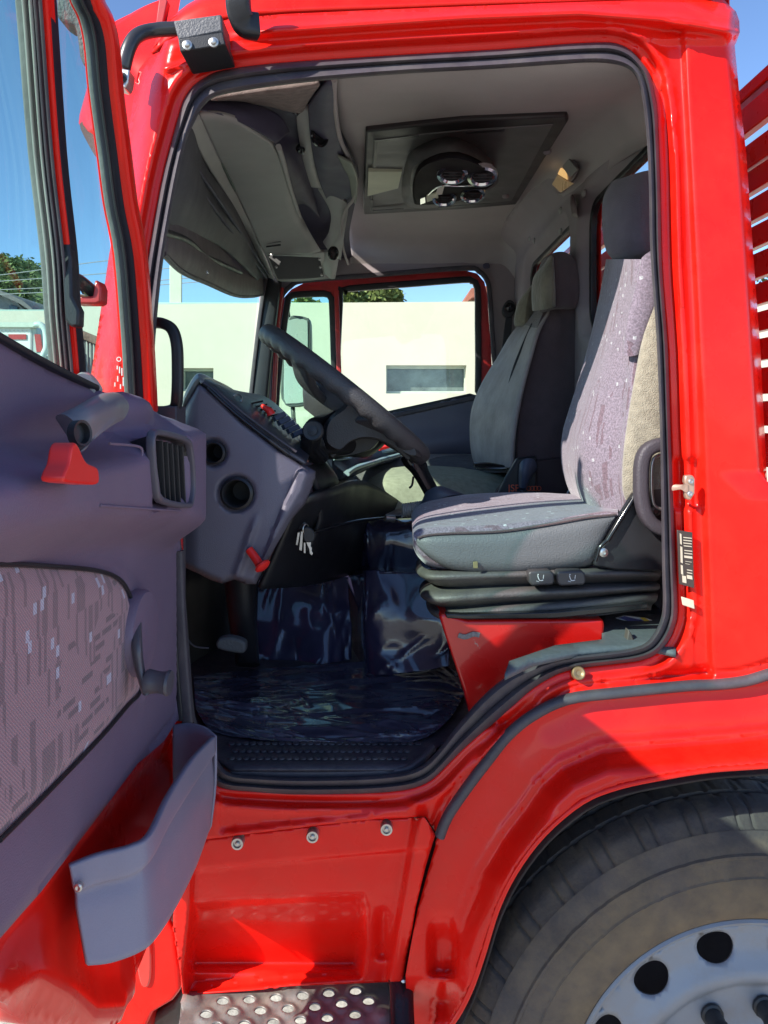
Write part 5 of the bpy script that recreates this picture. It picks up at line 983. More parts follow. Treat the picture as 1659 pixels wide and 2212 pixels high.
FT = lambda sd, n=26, a=.010: (lambda r: creases(crump(r, .010, 4, sd), n, int(sd * 10), a, (-1.9, -.9), (.008, .03)))
tun = patch('engine_tunnel', [[(560, 1236, 2.26), (640, 1222, 2.26), (700, 1215, 2.26), (750, 1210, 2.24)], [(556, 1262, 2.12), (630, 1266, 2.10), (700, 1290, 2.06), (754, 1310, 2.05)], [(554, 1330, 2.04), (630, 1345, 2.02), (700, 1355, 2.00), (758, 1360, 2.02)], [(548, 1420, 1.99), (630, 1438, 1.97), (700, 1442, 1.95), (758, 1442, 1.98)], [(540, 1440, 1.93), (630, 1456, 1.91), (700, 1460, 1.90), (760, 1462, 1.93)]], FILM, truck, nu=16, nv=12, disp=FT(1.7, 22), smooth=70, solid=.004)
patch('tunnel_hump', [[(752, 1246, 2.12), (778, 1240, 2.0), (800, 1236, 1.93), (880, 1238, 1.91), (970, 1240, 1.88)], [(755, 1330, 2.12), (776, 1330, 1.97), (796, 1330, 1.89), (880, 1330, 1.87), (970, 1330, 1.85)], [(757, 1400, 2.12), (778, 1405, 1.96), (798, 1408, 1.88), (880, 1405, 1.86), (970, 1390, 1.84)], [(760, 1455, 2.1), (785, 1460, 1.94), (802, 1462, 1.86), (880, 1456, 1.84), (970, 1440, 1.82)]], FILM, tun, nu=14, nv=16, disp=FT(2.9, 26, .012), smooth=70, solid=.004)
patch('tunnel_shelf', [[(752, 1215, 2.3), (800, 1222, 2.25), (880, 1226, 2.22), (970, 1226, 2.2)], [(752, 1248, 2.10), (800, 1238, 1.93), (880, 1240, 1.91), (970, 1242, 1.88)]], FILM, tun, nu=14, nv=10, disp=FT(4.1, 14, .006), smooth=70, solid=.004)
patch('tunnel_upper', [[(742, 1165, 2.34), (775, 1128, 2.28), (800, 1119, 2.24), (880, 1116, 2.22), (970, 1112, 2.2)], [(738, 1190, 2.28), (778, 1150, 2.16), (800, 1145, 2.13), (880, 1142, 2.11), (970, 1140, 2.1)], [(745, 1220, 2.26), (790, 1228, 2.14), (810, 1232, 2.11), (880, 1234, 2.10), (970, 1234, 2.08)]], FILM, tun, nu=14, nv=14, disp=FT(5.3, 20, .010), smooth=70, solid=.004)
patch('tunnel_cover', [[(700, 1050, 2.3), (760, 1120, 2.25), (800, 1125, 2.25), (960, 1110, 2.22)], [(745, 1035, 2.6), (800, 1060, 2.6), (860, 1070, 2.6), (980, 1060, 2.6)], [(790, 1010, 3.0), (850, 1020, 3.0), (900, 1020, 3.0), (1040, 1010, 3.0)], [(840, 985, 3.45), (900, 985, 3.45), (950, 985, 3.45), (1100, 985, 3.45)]], CARP, tun, nu=6, nv=6, solid=.02)
patch('footwell_wall', [[(380, 1180, 1.9), (380, 1300, 1.9), (380, 1480, 1.9)], [(480, 1180, 2.15), (480, 1300, 2.15), (480, 1480, 2.05)], [(570, 1180, 2.2), (570, 1300, 2.15), (570, 1450, 2.05)]], BLACK, truck, nu=4, nv=4, solid=.01)
sweep('tunnel_red_trim', [(640, 1192, 2.06), (690, 1186, 2.06), (735, 1182, 2.06)], rrect(.008, .01, .002), REDM, tun, n=2)
body('pedal_column', [[(492, 1250, 1.72), (545, 1250, 1.72), (548, 1260, 1.85), (490, 1260, 1.85)], [(500, 1340, 1.74), (548, 1340, 1.74), (550, 1345, 1.85), (500, 1345, 1.85)], [(515, 1430, 1.80), (556, 1430, 1.80), (556, 1440, 1.9), (515, 1440, 1.9)]], BLACK, truck, nu=4, nv=4)
prism('brake_pedal', [(467, 1388), (476, 1380), (500, 1378), (525, 1386), (530, 1396), (526, 1412), (500, 1410), (470, 1402)], 1.66, .03, mat('pedal_grey', (0.10, 0.10, 0.105), 0.6, var=.2, bump=.6, bscale=150), truck, bevel=.005, rnd=3)
sweep('floor_cable', [(404, 1378, 1.62), (420, 1396, 1.62), (450, 1400, 1.64)], circ(.002, 6), SEAL, truck, n=6)
# red warning knob on the dashboard
sweep('brake_release_knob', [(538, 1187, 1.49), (548, 1200, 1.485), (556, 1212, 1.48), (560, 1220, 1.475)], circ(.0085, 16), REDP, dash, n=6)
lathe('knob_head', P(566, 1221, 1.475), (.62, -.35, -.7), [(0, -.006), (.011, -.004), (.0165, 0), (.0165, .004), (.010, .008), (0, .009)], REDP, dash, n=28)
# keys hanging under the dashboard
ky = thing('key_ring', P(662, 1180, 1.60), 'bunch of keys with black fob hanging from the ignition under the dashboard', 'keys')
lathe('ring', P(661, 1143, 1.60), (.8, -.5, 0), [(.010, -.0008), (.0115, 0), (.010, .0008)], STEEL, ky, n=24, cap0=False, cap1=False)
prism('fob', [(655, 1143), (664, 1138), (676, 1146), (680, 1160), (676, 1170), (664, 1172), (656, 1166)], 1.595, .010, BLACK, ky, bevel=.002, rnd=3)
for pts, d in (([(661, 1170), (672, 1170), (671, 1180), (674, 1184), (673, 1190), (676, 1195), (674, 1200), (669, 1196), (668, 1186), (664, 1178)], 1.598), ([(650, 1148), (655, 1148), (652, 1190), (646, 1188)], 1.605), ([(643, 1150), (648, 1150), (643, 1178), (639, 1177)], 1.61), ([(656, 1172), (660, 1172), (660, 1196), (656, 1194)], 1.603)):
    prism('key', pts, d, .002, STEEL, ky, bevel=.0004)
lathe('ignition_lock', P(648, 1132, 1.63), (-.2, -1, 0), [(.014, -.02), (.014, .004), (.010, .008), (0, .008)], BLACK, dash, n=20)
sweep('control_cable', [(674, 1151, 1.62), (720, 1138, 1.7), (770, 1126, 1.8), (810, 1121, 1.9), (845, 1118, 2.0), (905, 1115, 2.0)], circ(.004, 8), GLOSSB, tun, n=6)
sweep('cable_end', [(832, 1119, 1.95), (852, 1121, 1.96)], circ(.009, 10), STEEL, tun, n=2)
# gear lever
gl = body('gear_lever', [[(866, 990, 1.98), (876, 984, 1.96), (895, 985, 1.98), (890, 1000, 2.0), (872, 1002, 2.0)], [(872, 1005, 1.98), (884, 998, 1.96), (908, 992, 1.98), (918, 998, 2.0), (892, 1010, 2.0)], [(890, 1024, 1.98), (900, 1018, 1.96), (920, 1012, 1.98), (926, 1020, 2.0), (902, 1030, 2.0)], [(912, 1060, 1.98), (922, 1056, 1.96), (938, 1048, 1.98), (944, 1054, 2.0), (922, 1066, 2.0)], [(924, 1085, 1.98), (934, 1080, 1.96), (950, 1072, 1.98), (954, 1080, 2.0), (934, 1088, 2.0)]], GLOSSB, truck, nu=4, nv=6)
body('gear_boot', [[(918, 1065, 1.95), (945, 1050, 1.93), (966, 1056, 1.97), (950, 1078, 2.0), (925, 1085, 2.0)], [(912, 1080, 1.95), (955, 1062, 1.92), (985, 1062, 1.97), (965, 1095, 2.02), (920, 1100, 2.0)], [(900, 1098, 1.95), (965, 1072, 1.92), (1010, 1072, 1.97), (985, 1110, 2.05), (905, 1112, 2.02)]], mat('boot_navy', (0.06, 0.07, 0.10), 0.5, var=.15), gl, nu=4, nv=5)
sweep('lever_switch', [(893, 1030, 1.95), (890, 1048, 1.94), (884, 1054, 1.94)], circ(.003, 8), GLOSSB, gl, n=4)
cb_ = []
for k in range(9):
    cb_.append((870 + k * 4.6, 1104 - k * 0.8, 1.98))
pts = []
for k in range(150):
    t = k / 149; a = 869 + 46 * t; pts.append((a + 1.5 * math.sin(t * 2 * PI * 9), 1103 - 7 * t + 13 * math.cos(t * 2 * PI * 9), 1.97 + .016 * math.sin(t * 2 * PI * 9)))
sweep('coiled_air_hose', pts, circ(.0035, 8), mat('hose_grey', (0.28, 0.28, 0.27), 0.3), truck, n=1, smooth=180)
# ============================================================ seats
def sub_empty(name, loc):
    o = bpy.data.objects.new(name, None); o.location = loc; C.objects.link(o); o.parent = truck; o.matrix_parent_inverse = Matrix.Translation(-WLOC['truck']); WLOC[o.name] = Vector(loc); o.empty_display_size = .1; return o
def seat_cloth():
    m = bpy.data.materials.new('seat_cloth'); m.use_nodes = True; t = m.node_tree; N = t.nodes; L = t.links; b = N['Principled BSDF']
    tc = N.new('ShaderNodeTexCoord')
    v = N.new('ShaderNodeTexVoronoi'); v.inputs['Scale'].default_value = 34; v.distance = 'CHEBYCHEV'; v.inputs['Randomness'].default_value = .8; L.new(tc.outputs['Object'], v.inputs[0])
    lt = N.new('ShaderNodeMath'); lt.operation = 'LESS_THAN'; lt.inputs[1].default_value = .115; L.new(v.outputs['Distance'], lt.inputs[0])
    sp = N.new('ShaderNodeSeparateXYZ'); L.new(tc.outputs['Object'], sp.inputs[0])
    cb = N.new('ShaderNodeCombineXYZ'); L.new(sp.outputs['Y'], cb.inputs[0]); ad = N.new('ShaderNodeMath'); ad.operation = 'SUBTRACT'; L.new(sp.outputs['Z'], ad.inputs[0]); L.new(sp.outputs['X'], ad.inputs[1]); L.new(ad.outputs[0], cb.inputs[1])
    k = N.new('ShaderNodeTexBrick'); L.new(cb.outputs[0], k.inputs[0]); k.inputs['Scale'].default_value = 1; k.inputs['Brick Width'].default_value = .0065; k.inputs['Row Height'].default_value = .042; k.inputs['Mortar Size'].default_value = 0
    k.inputs['Color1'].default_value = (0, 0, 0, 1); k.inputs['Color2'].default_value = (1, 1, 1, 1)
    g = N.new('ShaderNodeMath'); g.operation = 'GREATER_THAN'; g.inputs[1].default_value = .72; L.new(k.outputs[0], g.inputs[0])
    nz = N.new('ShaderNodeTexNoise'); nz.inputs['Scale'].default_value = 9; L.new(tc.outputs['Object'], nz.inputs[0]); g2 = N.new('ShaderNodeMath'); g2.operation = 'GREATER_THAN'; g2.inputs[1].default_value = .5; L.new(nz.outputs['Fac'], g2.inputs[0])
    gm = N.new('ShaderNodeMath'); gm.operation = 'MULTIPLY'; L.new(g.outputs[0], gm.inputs[0]); L.new(g2.outputs[0], gm.inputs[1])
    fine = N.new('ShaderNodeTexNoise'); fine.inputs['Scale'].default_value = 260; L.new(tc.outputs['Object'], fine.inputs[0])
    mx = N.new('ShaderNodeMix'); mx.data_type = 'RGBA'; L.new(gm.outputs[0], mx.inputs[0]); mx.inputs[6].default_value = (.205, .165, .205, 1); mx.inputs[7].default_value = (.15, .10, .125, 1)
    m2 = N.new('ShaderNodeMix'); m2.data_type = 'RGBA'; L.new(lt.outputs[0], m2.inputs[0]); L.new(mx.outputs[2], m2.inputs[6]); m2.inputs[7].default_value = (.40, .40, .42, 1)
    r = N.new('ShaderNodeMapRange'); r.inputs[1].default_value = .35; r.inputs[2].default_value = .65; r.inputs[3].default_value = .7; r.inputs[4].default_value = 1.25; L.new(fine.outputs['Fac'], r.inputs[0])
    m3 = N.new('ShaderNodeMix'); m3.data_type = 'RGBA'; m3.blend_type = 'MULTIPLY'; m3.inputs[0].default_value = 1; L.new(m2.outputs[2], m3.inputs[6]); L.new(r.outputs[0], m3.inputs[7])
    L.new(m3.outputs[2], b.inputs['Base Color']); b.inputs['Roughness'].default_value = .92; b.inputs['Sheen Weight'].default_value = .3
    bp = N.new('ShaderNodeBump'); bp.inputs['Strength'].default_value = .5; bp.inputs['Distance'].default_value = .0015; L.new(fine.outputs['Fac'], bp.inputs['Height']); L.new(bp.outputs[0], b.inputs['Normal'])
    return m
CLOTH = seat_cloth()
CLOTHK = mat('seat_cloth_side', (0.33, 0.29, 0.22), 0.95, var=.22, vscale=70, bump=.9, bscale=420, sheen=.3)
ds = sub_empty('driver_seat', (0.35, 1.75, 1.15))
# backrest: (left silhouette far, centre, near bolster front, near bolster corner, rear)
def bsec(y, xl, xc, xb, xr, dl=1.98, dn=1.53):
    return [(xl, y, dl), (xl + (xc - xl) * .35, y, (dl * .72 + dn * .28)), (xc, y, (dl * .3 + dn * .7)), (xb - 14, y, dn + .03), (xb, y, dn), (xb + 18, y, dn - .008), (xr, y, dn + .004), (xr + 10, y, dn + .06), (xr - 70, y, dl + .02), (xl + 30, y, dl + .02)]
rows = [(560, 1310, 1338, 1378, 1440), (600, 1303, 1335, 1376, 1440), (660, 1291, 1326, 1374, 1445), (750, 1270, 1308, 1368, 1450), (850, 1240, 1284, 1358, 1455), (930, 1216, 1262, 1350, 1460), (990, 1212, 1256, 1346, 1465), (1040, 1222, 1262, 1346, 1465), (1085, 1242, 1278, 1350, 1465), (1118, 1262, 1292, 1356, 1465)]
bk = body('backrest', [bsec(*r) for r in rows], CLOTH, ds, nu=5, nv=5, smooth=70)
# khaki side bolster cover
body('side_bolster', [[(1406, 600, 1.525), (1412, 600, 1.50), (1440, 600, 1.50), (1446, 600, 1.56), (1412, 600, 1.56)], [(1394, 690, 1.52), (1402, 690, 1.495), (1446, 690, 1.495), (1450, 690, 1.56), (1402, 690, 1.56)], [(1376, 790, 1.52), (1384, 790, 1.492), (1450, 790, 1.49), (1455, 790, 1.56), (1384, 790, 1.56)], [(1360, 890, 1.515), (1368, 890, 1.488), (1455, 890, 1.488), (1460, 890, 1.56), (1368, 890, 1.56)], [(1348, 980, 1.515), (1358, 980, 1.486), (1458, 980, 1.486), (1460, 980, 1.56), (1358, 980, 1.56)], [(1346, 1050, 1.515), (1356, 1050, 1.488), (1458, 1050, 1.488), (1460, 1050, 1.56), (1356, 1050, 1.56)], [(1352, 1080, 1.52), (1362, 1080, 1.495), (1458, 1080, 1.495), (1460, 1080, 1.56), (1362, 1080, 1.56)]], CLOTHK, ds, nu=4, nv=5)
sweep('backrest_seam', [(1404, 560, 1.52), (1392, 600, 1.52), (1374, 650, 1.51)], circ(.0022, 6), SEATD, ds, n=6)
body('shoulder_panel', [[(1385, 560, 1.50), (1410, 540, 1.49), (1430, 545, 1.5), (1420, 560, 1.54)], [(1370, 620, 1.505), (1400, 620, 1.49), (1430, 620, 1.5), (1400, 620, 1.55)], [(1352, 700, 1.515), (1375, 700, 1.497), (1408, 690, 1.5), (1380, 700, 1.55)], [(1345, 762, 1.53), (1360, 770, 1.512), (1380, 765, 1.51), (1368, 765, 1.55)]], CLOTH, ds, nu=4, nv=5)
DSH[0] = -.08
body('headrest', [[(1322, 392, 1.95), (1345, 384, 1.86), (1400, 368, 1.80), (1440, 372, 1.84), (1430, 384, 1.98), (1370, 390, 2.04)], [(1304, 430, 1.95), (1328, 425, 1.84), (1395, 420, 1.76), (1450, 425, 1.82), (1440, 430, 2.0), (1360, 430, 2.06)], [(1302, 490, 1.94), (1328, 490, 1.83), (1395, 488, 1.75), (1450, 490, 1.82), (1440, 490, 2.0), (1360, 490, 2.06)], [(1310, 540, 1.92), (1335, 545, 1.83), (1398, 540, 1.76), (1446, 540, 1.82), (1436, 540, 1.98), (1362, 540, 2.04)], [(1330, 566, 1.92), (1348, 566, 1.85), (1395, 556, 1.80), (1430, 556, 1.84), (1420, 560, 1.95), (1370, 562, 2.0)]], mat('headrest_cloth', (0.12, 0.095, 0.115), .95, var=.15, vscale=20, bump=.6, bscale=500, sheen=.3), ds, nu=5, nv=5)
DSH[0] = 0
# cushion
def csec(x, yt_f, yt_n, ys, yb, dn=1.50, df=1.98):
    return [(x - 6 if x < 950 else x, yt_f, df), (x, (yt_f + yt_n) / 2 - 6, (dn + df) / 2), (x, yt_n - 3, dn + .06), (x, yt_n + 4, dn), (x, ys, dn - .012), (x, yb - 18, dn - .006), (x, yb, dn + .02), (x, yb + 2, dn + .2), (x, yb - 30, df)]
cs = [(893, 1112, 1150, 1162, 1178), (905, 1098, 1142, 1175, 1200), (935, 1085, 1138, 1190, 1222), (1000, 1074, 1136, 1195, 1232), (1080, 1070, 1132, 1195, 1236), (1160, 1070, 1124, 1188, 1232), (1240, 1074, 1115, 1175, 1226), (1300, 1078, 1106, 1160, 1205), (1335, 1082, 1104, 1130, 1150)]
def flat_cs(c): return csec(*c)
cu = body('cushion_cover', [flat_cs(c) for c in cs], CLOTH, ds, nu=5, nv=5, smooth=70)
vy = body('cushion_side', [[(902, 1162, 1.49), (900, 1172, 1.485), (904, 1182, 1.49), (912, 1180, 1.54), (910, 1164, 1.54)], [(925, 1156, 1.485), (922, 1180, 1.472), (930, 1206, 1.486), (940, 1206, 1.56), (935, 1158, 1.56)], [(975, 1153, 1.48), (975, 1192, 1.468), (980, 1228, 1.482), (990, 1228, 1.56), (985, 1154, 1.56)], [(1080, 1149, 1.48), (1080, 1195, 1.468), (1085, 1236, 1.482), (1085, 1236, 1.56), (1080, 1150, 1.56)], [(1180, 1135, 1.48), (1180, 1185, 1.468), (1185, 1230, 1.482), (1185, 1230, 1.56), (1180, 1136, 1.56)], [(1270, 1119, 1.482), (1270, 1170, 1.47), (1275, 1216, 1.485), (1270, 1216, 1.56), (1270, 1120, 1.56)], [(1332, 1112, 1.49), (1320, 1130, 1.48), (1296, 1180, 1.49), (1300, 1170, 1.55), (1325, 1118, 1.55)]], VINYL, ds, nu=5, nv=6)
sweep('cushion_seam', [(902, 1162, 1.478), (925, 1156, 1.476), (975, 1152, 1.474), (1080, 1148, 1.474), (1180, 1134, 1.474), (1270, 1118, 1.476), (1332, 1111, 1.48)], circ(.0022, 6), SEATD, ds, n=6)
prism('cushion_tag', [(1022, 1214), (1032, 1213), (1033, 1228), (1023, 1228)], 1.462, .004, mat('tag_olive', (0.2, 0.17, 0.08), .8), ds, bevel=.001)
# recliner plate, strut and seat-belt arm
prism('recliner_plate', [(1372, 1062), (1430, 1100), (1460, 1150), (1460, 1236), (1330, 1232), (1282, 1222), (1288, 1200), (1330, 1130)], 1.475, .02, BLACK, ds, bevel=.004)
sweep('recliner_strut', [(1368, 1078, 1.468), (1340, 1122, 1.465), (1312, 1168, 1.465)], circ(.005, 10), GLOSSB, ds, n=2)
lathe('recliner_bolt', P(1303, 1193, 1.468), (0, -1, 0), [(.009, -.004), (.009, .004), (.004, .006), (.004, .003), (0, .003)], STEEL, ds, n=16)
sweep('recliner_edge', [(1312, 1166, 1.465), (1296, 1182, 1.465), (1290, 1200, 1.465), (1286, 1212, 1.465)], circ(.004, 8), GLOSSB, ds, n=4)
arm = sweep('folded_armrest', [(1452, 958, 1.445), (1418, 962, 1.445), (1396, 975, 1.445), (1386, 1000, 1.445), (1384, 1040, 1.445), (1386, 1080, 1.445), (1396, 1115, 1.445), (1418, 1138, 1.445), (1455, 1150, 1.445)], rrect(.026, .03, .008), mat('armrest_plastic', (0.055, 0.045, 0.055), .5, var=.15, bump=.3, bscale=300), ds, n=6)
sweep('armrest_inner_edge', [(1452, 980, 1.455), (1422, 984, 1.455), (1410, 996, 1.455), (1407, 1030, 1.455), (1409, 1075, 1.455), (1418, 1096, 1.455), (1455, 1104, 1.455)], circ(.0035, 8), STEEL, ds, n=6)
lathe('side_rivet', P(1417, 1103, 1.47), (0, -1, 0), [(.010, -.004), (.010, .003), (.006, .005), (.005, .002), (0, .002)], mat('rivet_brown', (0.2, 0.13, 0.10), .4, metal=.5), ds, n=16)
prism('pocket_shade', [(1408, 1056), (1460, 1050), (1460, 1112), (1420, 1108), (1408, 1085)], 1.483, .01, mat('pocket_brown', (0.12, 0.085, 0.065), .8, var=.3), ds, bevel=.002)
# bellows of the suspension: wavy skirt
def bell(yoff_l, yoff_r, tag_):
    return [[(912, 1180 + yoff_l, 1.75), (914, 1184 + yoff_l, 1.60), (930, 1188 + yoff_l, 1.52)]]
brow = []
front = [(914, 1232, 920, 1238), (938, 1262, 1425, 1246), (922, 1278, 1418, 1262), (940, 1300, 1420, 1276), (932, 1322, 1418, 1290)]
def bl(xl, yl, xr, yr, dd_, bulge):
    # one ring of the skirt: from far front corner, round the near front corner, along the near side to the rear
    m1 = (yl * .6 + yr * .4)
    return [(xl - 14, yl - 30, 1.96), (xl - 16, yl - 16, 1.75), (xl - 6, yl - 4, 1.56 - bulge), (xl + 30, yl + 2, 1.50 - bulge), (xl + 150, yl - (yl - yr) * .25, 1.49 - bulge), (xl + 300, yl - (yl - yr) * .55, 1.49 - bulge), (xr - 40, yr + 2, 1.50 - bulge), (xr, yr, 1.53 - bulge)]
rings = [(925, 1232, 1420, 1226, 0, .0), (915, 1246, 1428, 1238, 0, .018), (938, 1262, 1420, 1252, 0, -.012), (955, 1268, 1412, 1256, 0, -.018), (930, 1282, 1424, 1264, 0, .014), (924, 1298, 1422, 1272, 0, .018), (948, 1310, 1412, 1278, 0, -.014), (938, 1322, 1420, 1286, 0, .012), (948, 1336, 1416, 1298, 0, .014), (968, 1340, 1408, 1306, 0, -.01), (985, 1346, 1405, 1318, 0, -.006)]
patch('suspension_bellows', [bl(*r) for r in rings], BELL, ds, nu=9, nv=4, smooth=80, solid=.003)
for k, (x0, x1) in enumerate(((1141, 1198), (1202, 1266))):
    h_ = prism('height_lever', [(x0, 1238), (x0 + 6, 1234), (x1 - 8, 1233), (x1 - 1, 1240), (x1, 1256), (x1 - 4, 1264), (x0 + 8, 1266), (x0 + 2, 1258)], 1.452, .03, mat('lever_plastic', (0.05, 0.047, 0.05), .38, var=.1), ds, bevel=.004, bseg=3)
    cxm = (x0 + x1) / 2 + (-2 if k == 0 else 2)
    ic = [sweep('x', [(cxm - 6, 1243, 1.4515), (cxm - 2, 1254, 1.4515), (cxm + 6, 1253, 1.4515)], rrect(.0016, .001, .0003), ETCH, None, n=2), sweep('x', [(cxm + 7, 1242, 1.4515), (cxm + 6, 1250, 1.4515)], rrect(.0012, .001, .0003), ETCH, None, n=1), lathe('x', P(cxm - 5, 1241, 1.4515), (0, -1, 0), [(.0012, 0), (.0012, .0008), (0, .001)], ETCH, None, n=8), sweep('x', [(cxm - 9, 1255, 1.4515), (cxm - 3, 1257, 1.4515)], rrect(.0010, .001, .0003), ETCH, None, n=1)]
    merge('seat_icon', ic, ETCH, ds)
# red seat box with chipped paint
CHIP = mat('red_paint_chipped', (0.66, 0.008, 0.006), .3, coat=.6, var=.05, dirt=(0.42, 0.36, 0.30), dirt_amt=.9, dirt_scale=30)
CHIP.node_tree.nodes  # chips: only the strongest noise peaks
for n_ in CHIP.node_tree.nodes:
    if n_.type == 'MAP_RANGE' and abs(n_.inputs[4].default_value - .9) < 1e-3: n_.inputs[1].default_value = .66; n_.inputs[2].default_value = .70
prism('seat_box', [(948, 1330), (962, 1326), (1010, 1340), (1304, 1338), (1307, 1352), (1303, 1388), (1298, 1396), (1190, 1424), (1130, 1446), (1092, 1476), (1050, 1530), (1018, 1560), (1004, 1500), (960, 1368)], 1.47, .45, CHIP, truck, bevel=.006, bseg=3)
prism('seat_rail', [(965, 1336), (1010, 1338), (1200, 1336), (1340, 1322), (1400, 1314), (1400, 1304), (1200, 1322), (1000, 1328), (962, 1326)], 1.455, .02, GLOSSB, truck, bevel=.002)
sweep('rust_patch', [(990, 1372, 1.468), (1005, 1376, 1.468), (1022, 1370, 1.468), (1036, 1372, 1.468)], rrect(.010, .002, .0008), mat('rust_spots', (0.25, 0.22, 0.20), .8, var=.5, vscale=120), truck, n=4)
# ledge behind the seat box with carpet, wedge and booklet
sheet('rear_ledge', [(1300, 1392), (1300, 1320), (1460, 1310), (1460, 1420), (1390, 1406), (1250, 1418), (1150, 1440), (1090, 1470), (1100, 1440), (1200, 1405)], [], 9, hplane(-.440), mat('ledge_grey', (0.10, 0.11, 0.12), .7, var=.2, bump=.4), truck, smooth=60, solid=.01, soff=-1)
body('ledge_pad', [[(1290, 1330, 1.62), (1320, 1326, 1.62), (1340, 1335, 1.60), (1310, 1345, 1.60)], [(1330, 1336, 1.58), (1360, 1338, 1.58), (1380, 1360, 1.56), (1350, 1360, 1.56)], [(1380, 1370, 1.50), (1400, 1366, 1.52), (1412, 1385, 1.50), (1396, 1388, 1.48)]], SEATD, truck, nu=4, nv=5)
prism('ledge_wedge', [(1352, 1402), (1358, 1360), (1364, 1368), (1374, 1394), (1372, 1402)], 1.425, .02, mat('wedge_brown', (0.10, 0.08, 0.07), .6), truck, bevel=.002)
bkl = thing('booklet', P(1390, 1345, 1.60), 'folded booklet with blue and yellow cover tucked behind the driver seat', 'booklet')
prism('booklet_cover', [(1330, 1336), (1350, 1330), (1398, 1336), (1434, 1350), (1426, 1366), (1392, 1352)], 1.56, .006, mat('booklet_white', (0.72, 0.70, 0.66), .5, var=.1), bkl, bevel=.001)
prism('blue_panel', [(1336, 1335), (1350, 1331), (1360, 1334), (1388, 1340), (1392, 1350), (1366, 1344)], 1.557, .002, mat('booklet_blue', (0.08, 0.07, 0.2), .4), bkl, bevel=0)
prism('yellow_band', [(1382, 1334), (1394, 1335), (1404, 1341), (1392, 1342)], 1.556, .002, mat('booklet_yellow', (0.75, 0.5, 0.04), .4), bkl, bevel=0)
# ------------------------------------------------ passenger seat
ps = sub_empty('passenger_seat', (0.35, 3.0, 1.15))
GREYV = mat('seat_grey_vinyl', (0.30, 0.25, 0.235), .6, var=.25, vscale=10, bump=.4, bscale=80)
DSH[0] = -.34
def ps_sec(y, xl, xm, xs_, xr, dn=2.72, df=3.25):
    return [(xl, y, df), (xl * .55 + xm * .45, y + 1, df * .5 + dn * .5), (xm, y, dn + .03), (xm + 8, y, dn), (xs_, y, dn - .02), (xr, y, dn + .02), (xr + 4, y, dn + .1), (xr - 40, y, df), (xl + 30, y, df + .04)]
prow = [(652, 1165, 1180, 1205, 1246), (700, 1120, 1160, 1205, 1244), (760, 1086, 1142, 1200, 1243), (820, 1048, 1126, 1195, 1242), (880, 1024, 1116, 1190, 1241), (940, 1018, 1108, 1185, 1242), (985, 1022, 1106, 1185, 1243), (1020, 1030, 1108, 1185, 1243)]
body('backrest', [ps_sec(*r) for r in prow], SEATD, ps, nu=5, nv=5, smooth=70)
patch('backrest_cover', [[(1162, 668, 3.20), (1172, 672, 2.95), (1190, 668, 2.71)], [(1112, 715, 3.20), (1135, 715, 2.95), (1165, 712, 2.70)], [(1078, 770, 3.20), (1110, 770, 2.95), (1148, 768, 2.69)], [(1042, 830, 3.19), (1082, 830, 2.94), (1132, 828, 2.69)], [(1021, 885, 3.19), (1064, 885, 2.94), (1120, 884, 2.69)], [(1017, 940, 3.18), (1058, 940, 2.94), (1111, 940, 2.69)], [(1022, 985, 3.18), (1060, 985, 2.94), (1108, 985, 2.69)], [(1032, 1012, 3.18), (1062, 1012, 2.94), (1106, 1010, 2.69)]], GREYV, ps, nu=6, nv=5, solid=.01, smooth=80)
for l in ([(1150, 700, 2.86), (1112, 790, 2.84), (1095, 860, 2.84), (1086, 940, 2.84), (1090, 1000, 2.84)], [(1170, 690, 2.74), (1138, 790, 2.72), (1122, 860, 2.71), (1114, 940, 2.70), (1110, 990, 2.70)]): sweep('cover_seam', l, circ(.005, 8), BLACK, ps, n=5)
KH2 = mat('seat_olive_velour', (0.17, 0.145, 0.105), .95, var=.35, vscale=14, bump=.8, bscale=60, sheen=.4)
body('headrest', [[(1172, 560, 2.72), (1196, 546, 2.64), (1222, 545, 2.66), (1244, 562, 2.72), (1232, 560, 2.95), (1190, 556, 2.95)], [(1160, 590, 2.72), (1192, 584, 2.62), (1226, 584, 2.64), (1252, 600, 2.72), (1236, 600, 2.98), (1176, 600, 2.98)], [(1152, 625, 2.72), (1190, 625, 2.62), (1228, 625, 2.64), (1254, 635, 2.72), (1236, 640, 2.98), (1172, 640, 2.98)], [(1152, 655, 2.72), (1192, 662, 2.64), (1226, 660, 2.66), (1246, 664, 2.72), (1232, 664, 2.94), (1176, 664, 2.94)], [(1170, 676, 2.74), (1196, 668, 2.68), (1222, 668, 2.70), (1236, 668, 2.74), (1226, 668, 2.9), (1186, 670, 2.9)]], SEATD, ps, nu=4, nv=5)
body('headrest_front', [[(1176, 568, 2.70), (1190, 552, 2.62), (1196, 560, 2.63), (1184, 572, 2.72)], [(1152, 600, 2.72), (1178, 590, 2.61), (1198, 588, 2.61), (1170, 602, 2.74)], [(1148, 640, 2.72), (1176, 640, 2.61), (1200, 636, 2.61), (1168, 645, 2.74)], [(1150, 672, 2.72), (1180, 668, 2.62), (1200, 662, 2.62), (1168, 668, 2.74)]], KH2, ps, nu=4, nv=5)
body('far_headrest', [[(1136, 632, 3.10), (1150, 615, 3.05), (1158, 622, 3.08), (1148, 640, 3.15)], [(1118, 655, 3.10), (1140, 645, 3.02), (1158, 650, 3.05), (1140, 662, 3.15)], [(1110, 690, 3.10), (1134, 690, 3.02), (1154, 684, 3.05), (1134, 694, 3.15)], [(1112, 704, 3.10), (1130, 704, 3.05), (1146, 698, 3.05), (1132, 702, 3.15)]], KH2, ps, nu=4, nv=5)
DSH[0] = 0
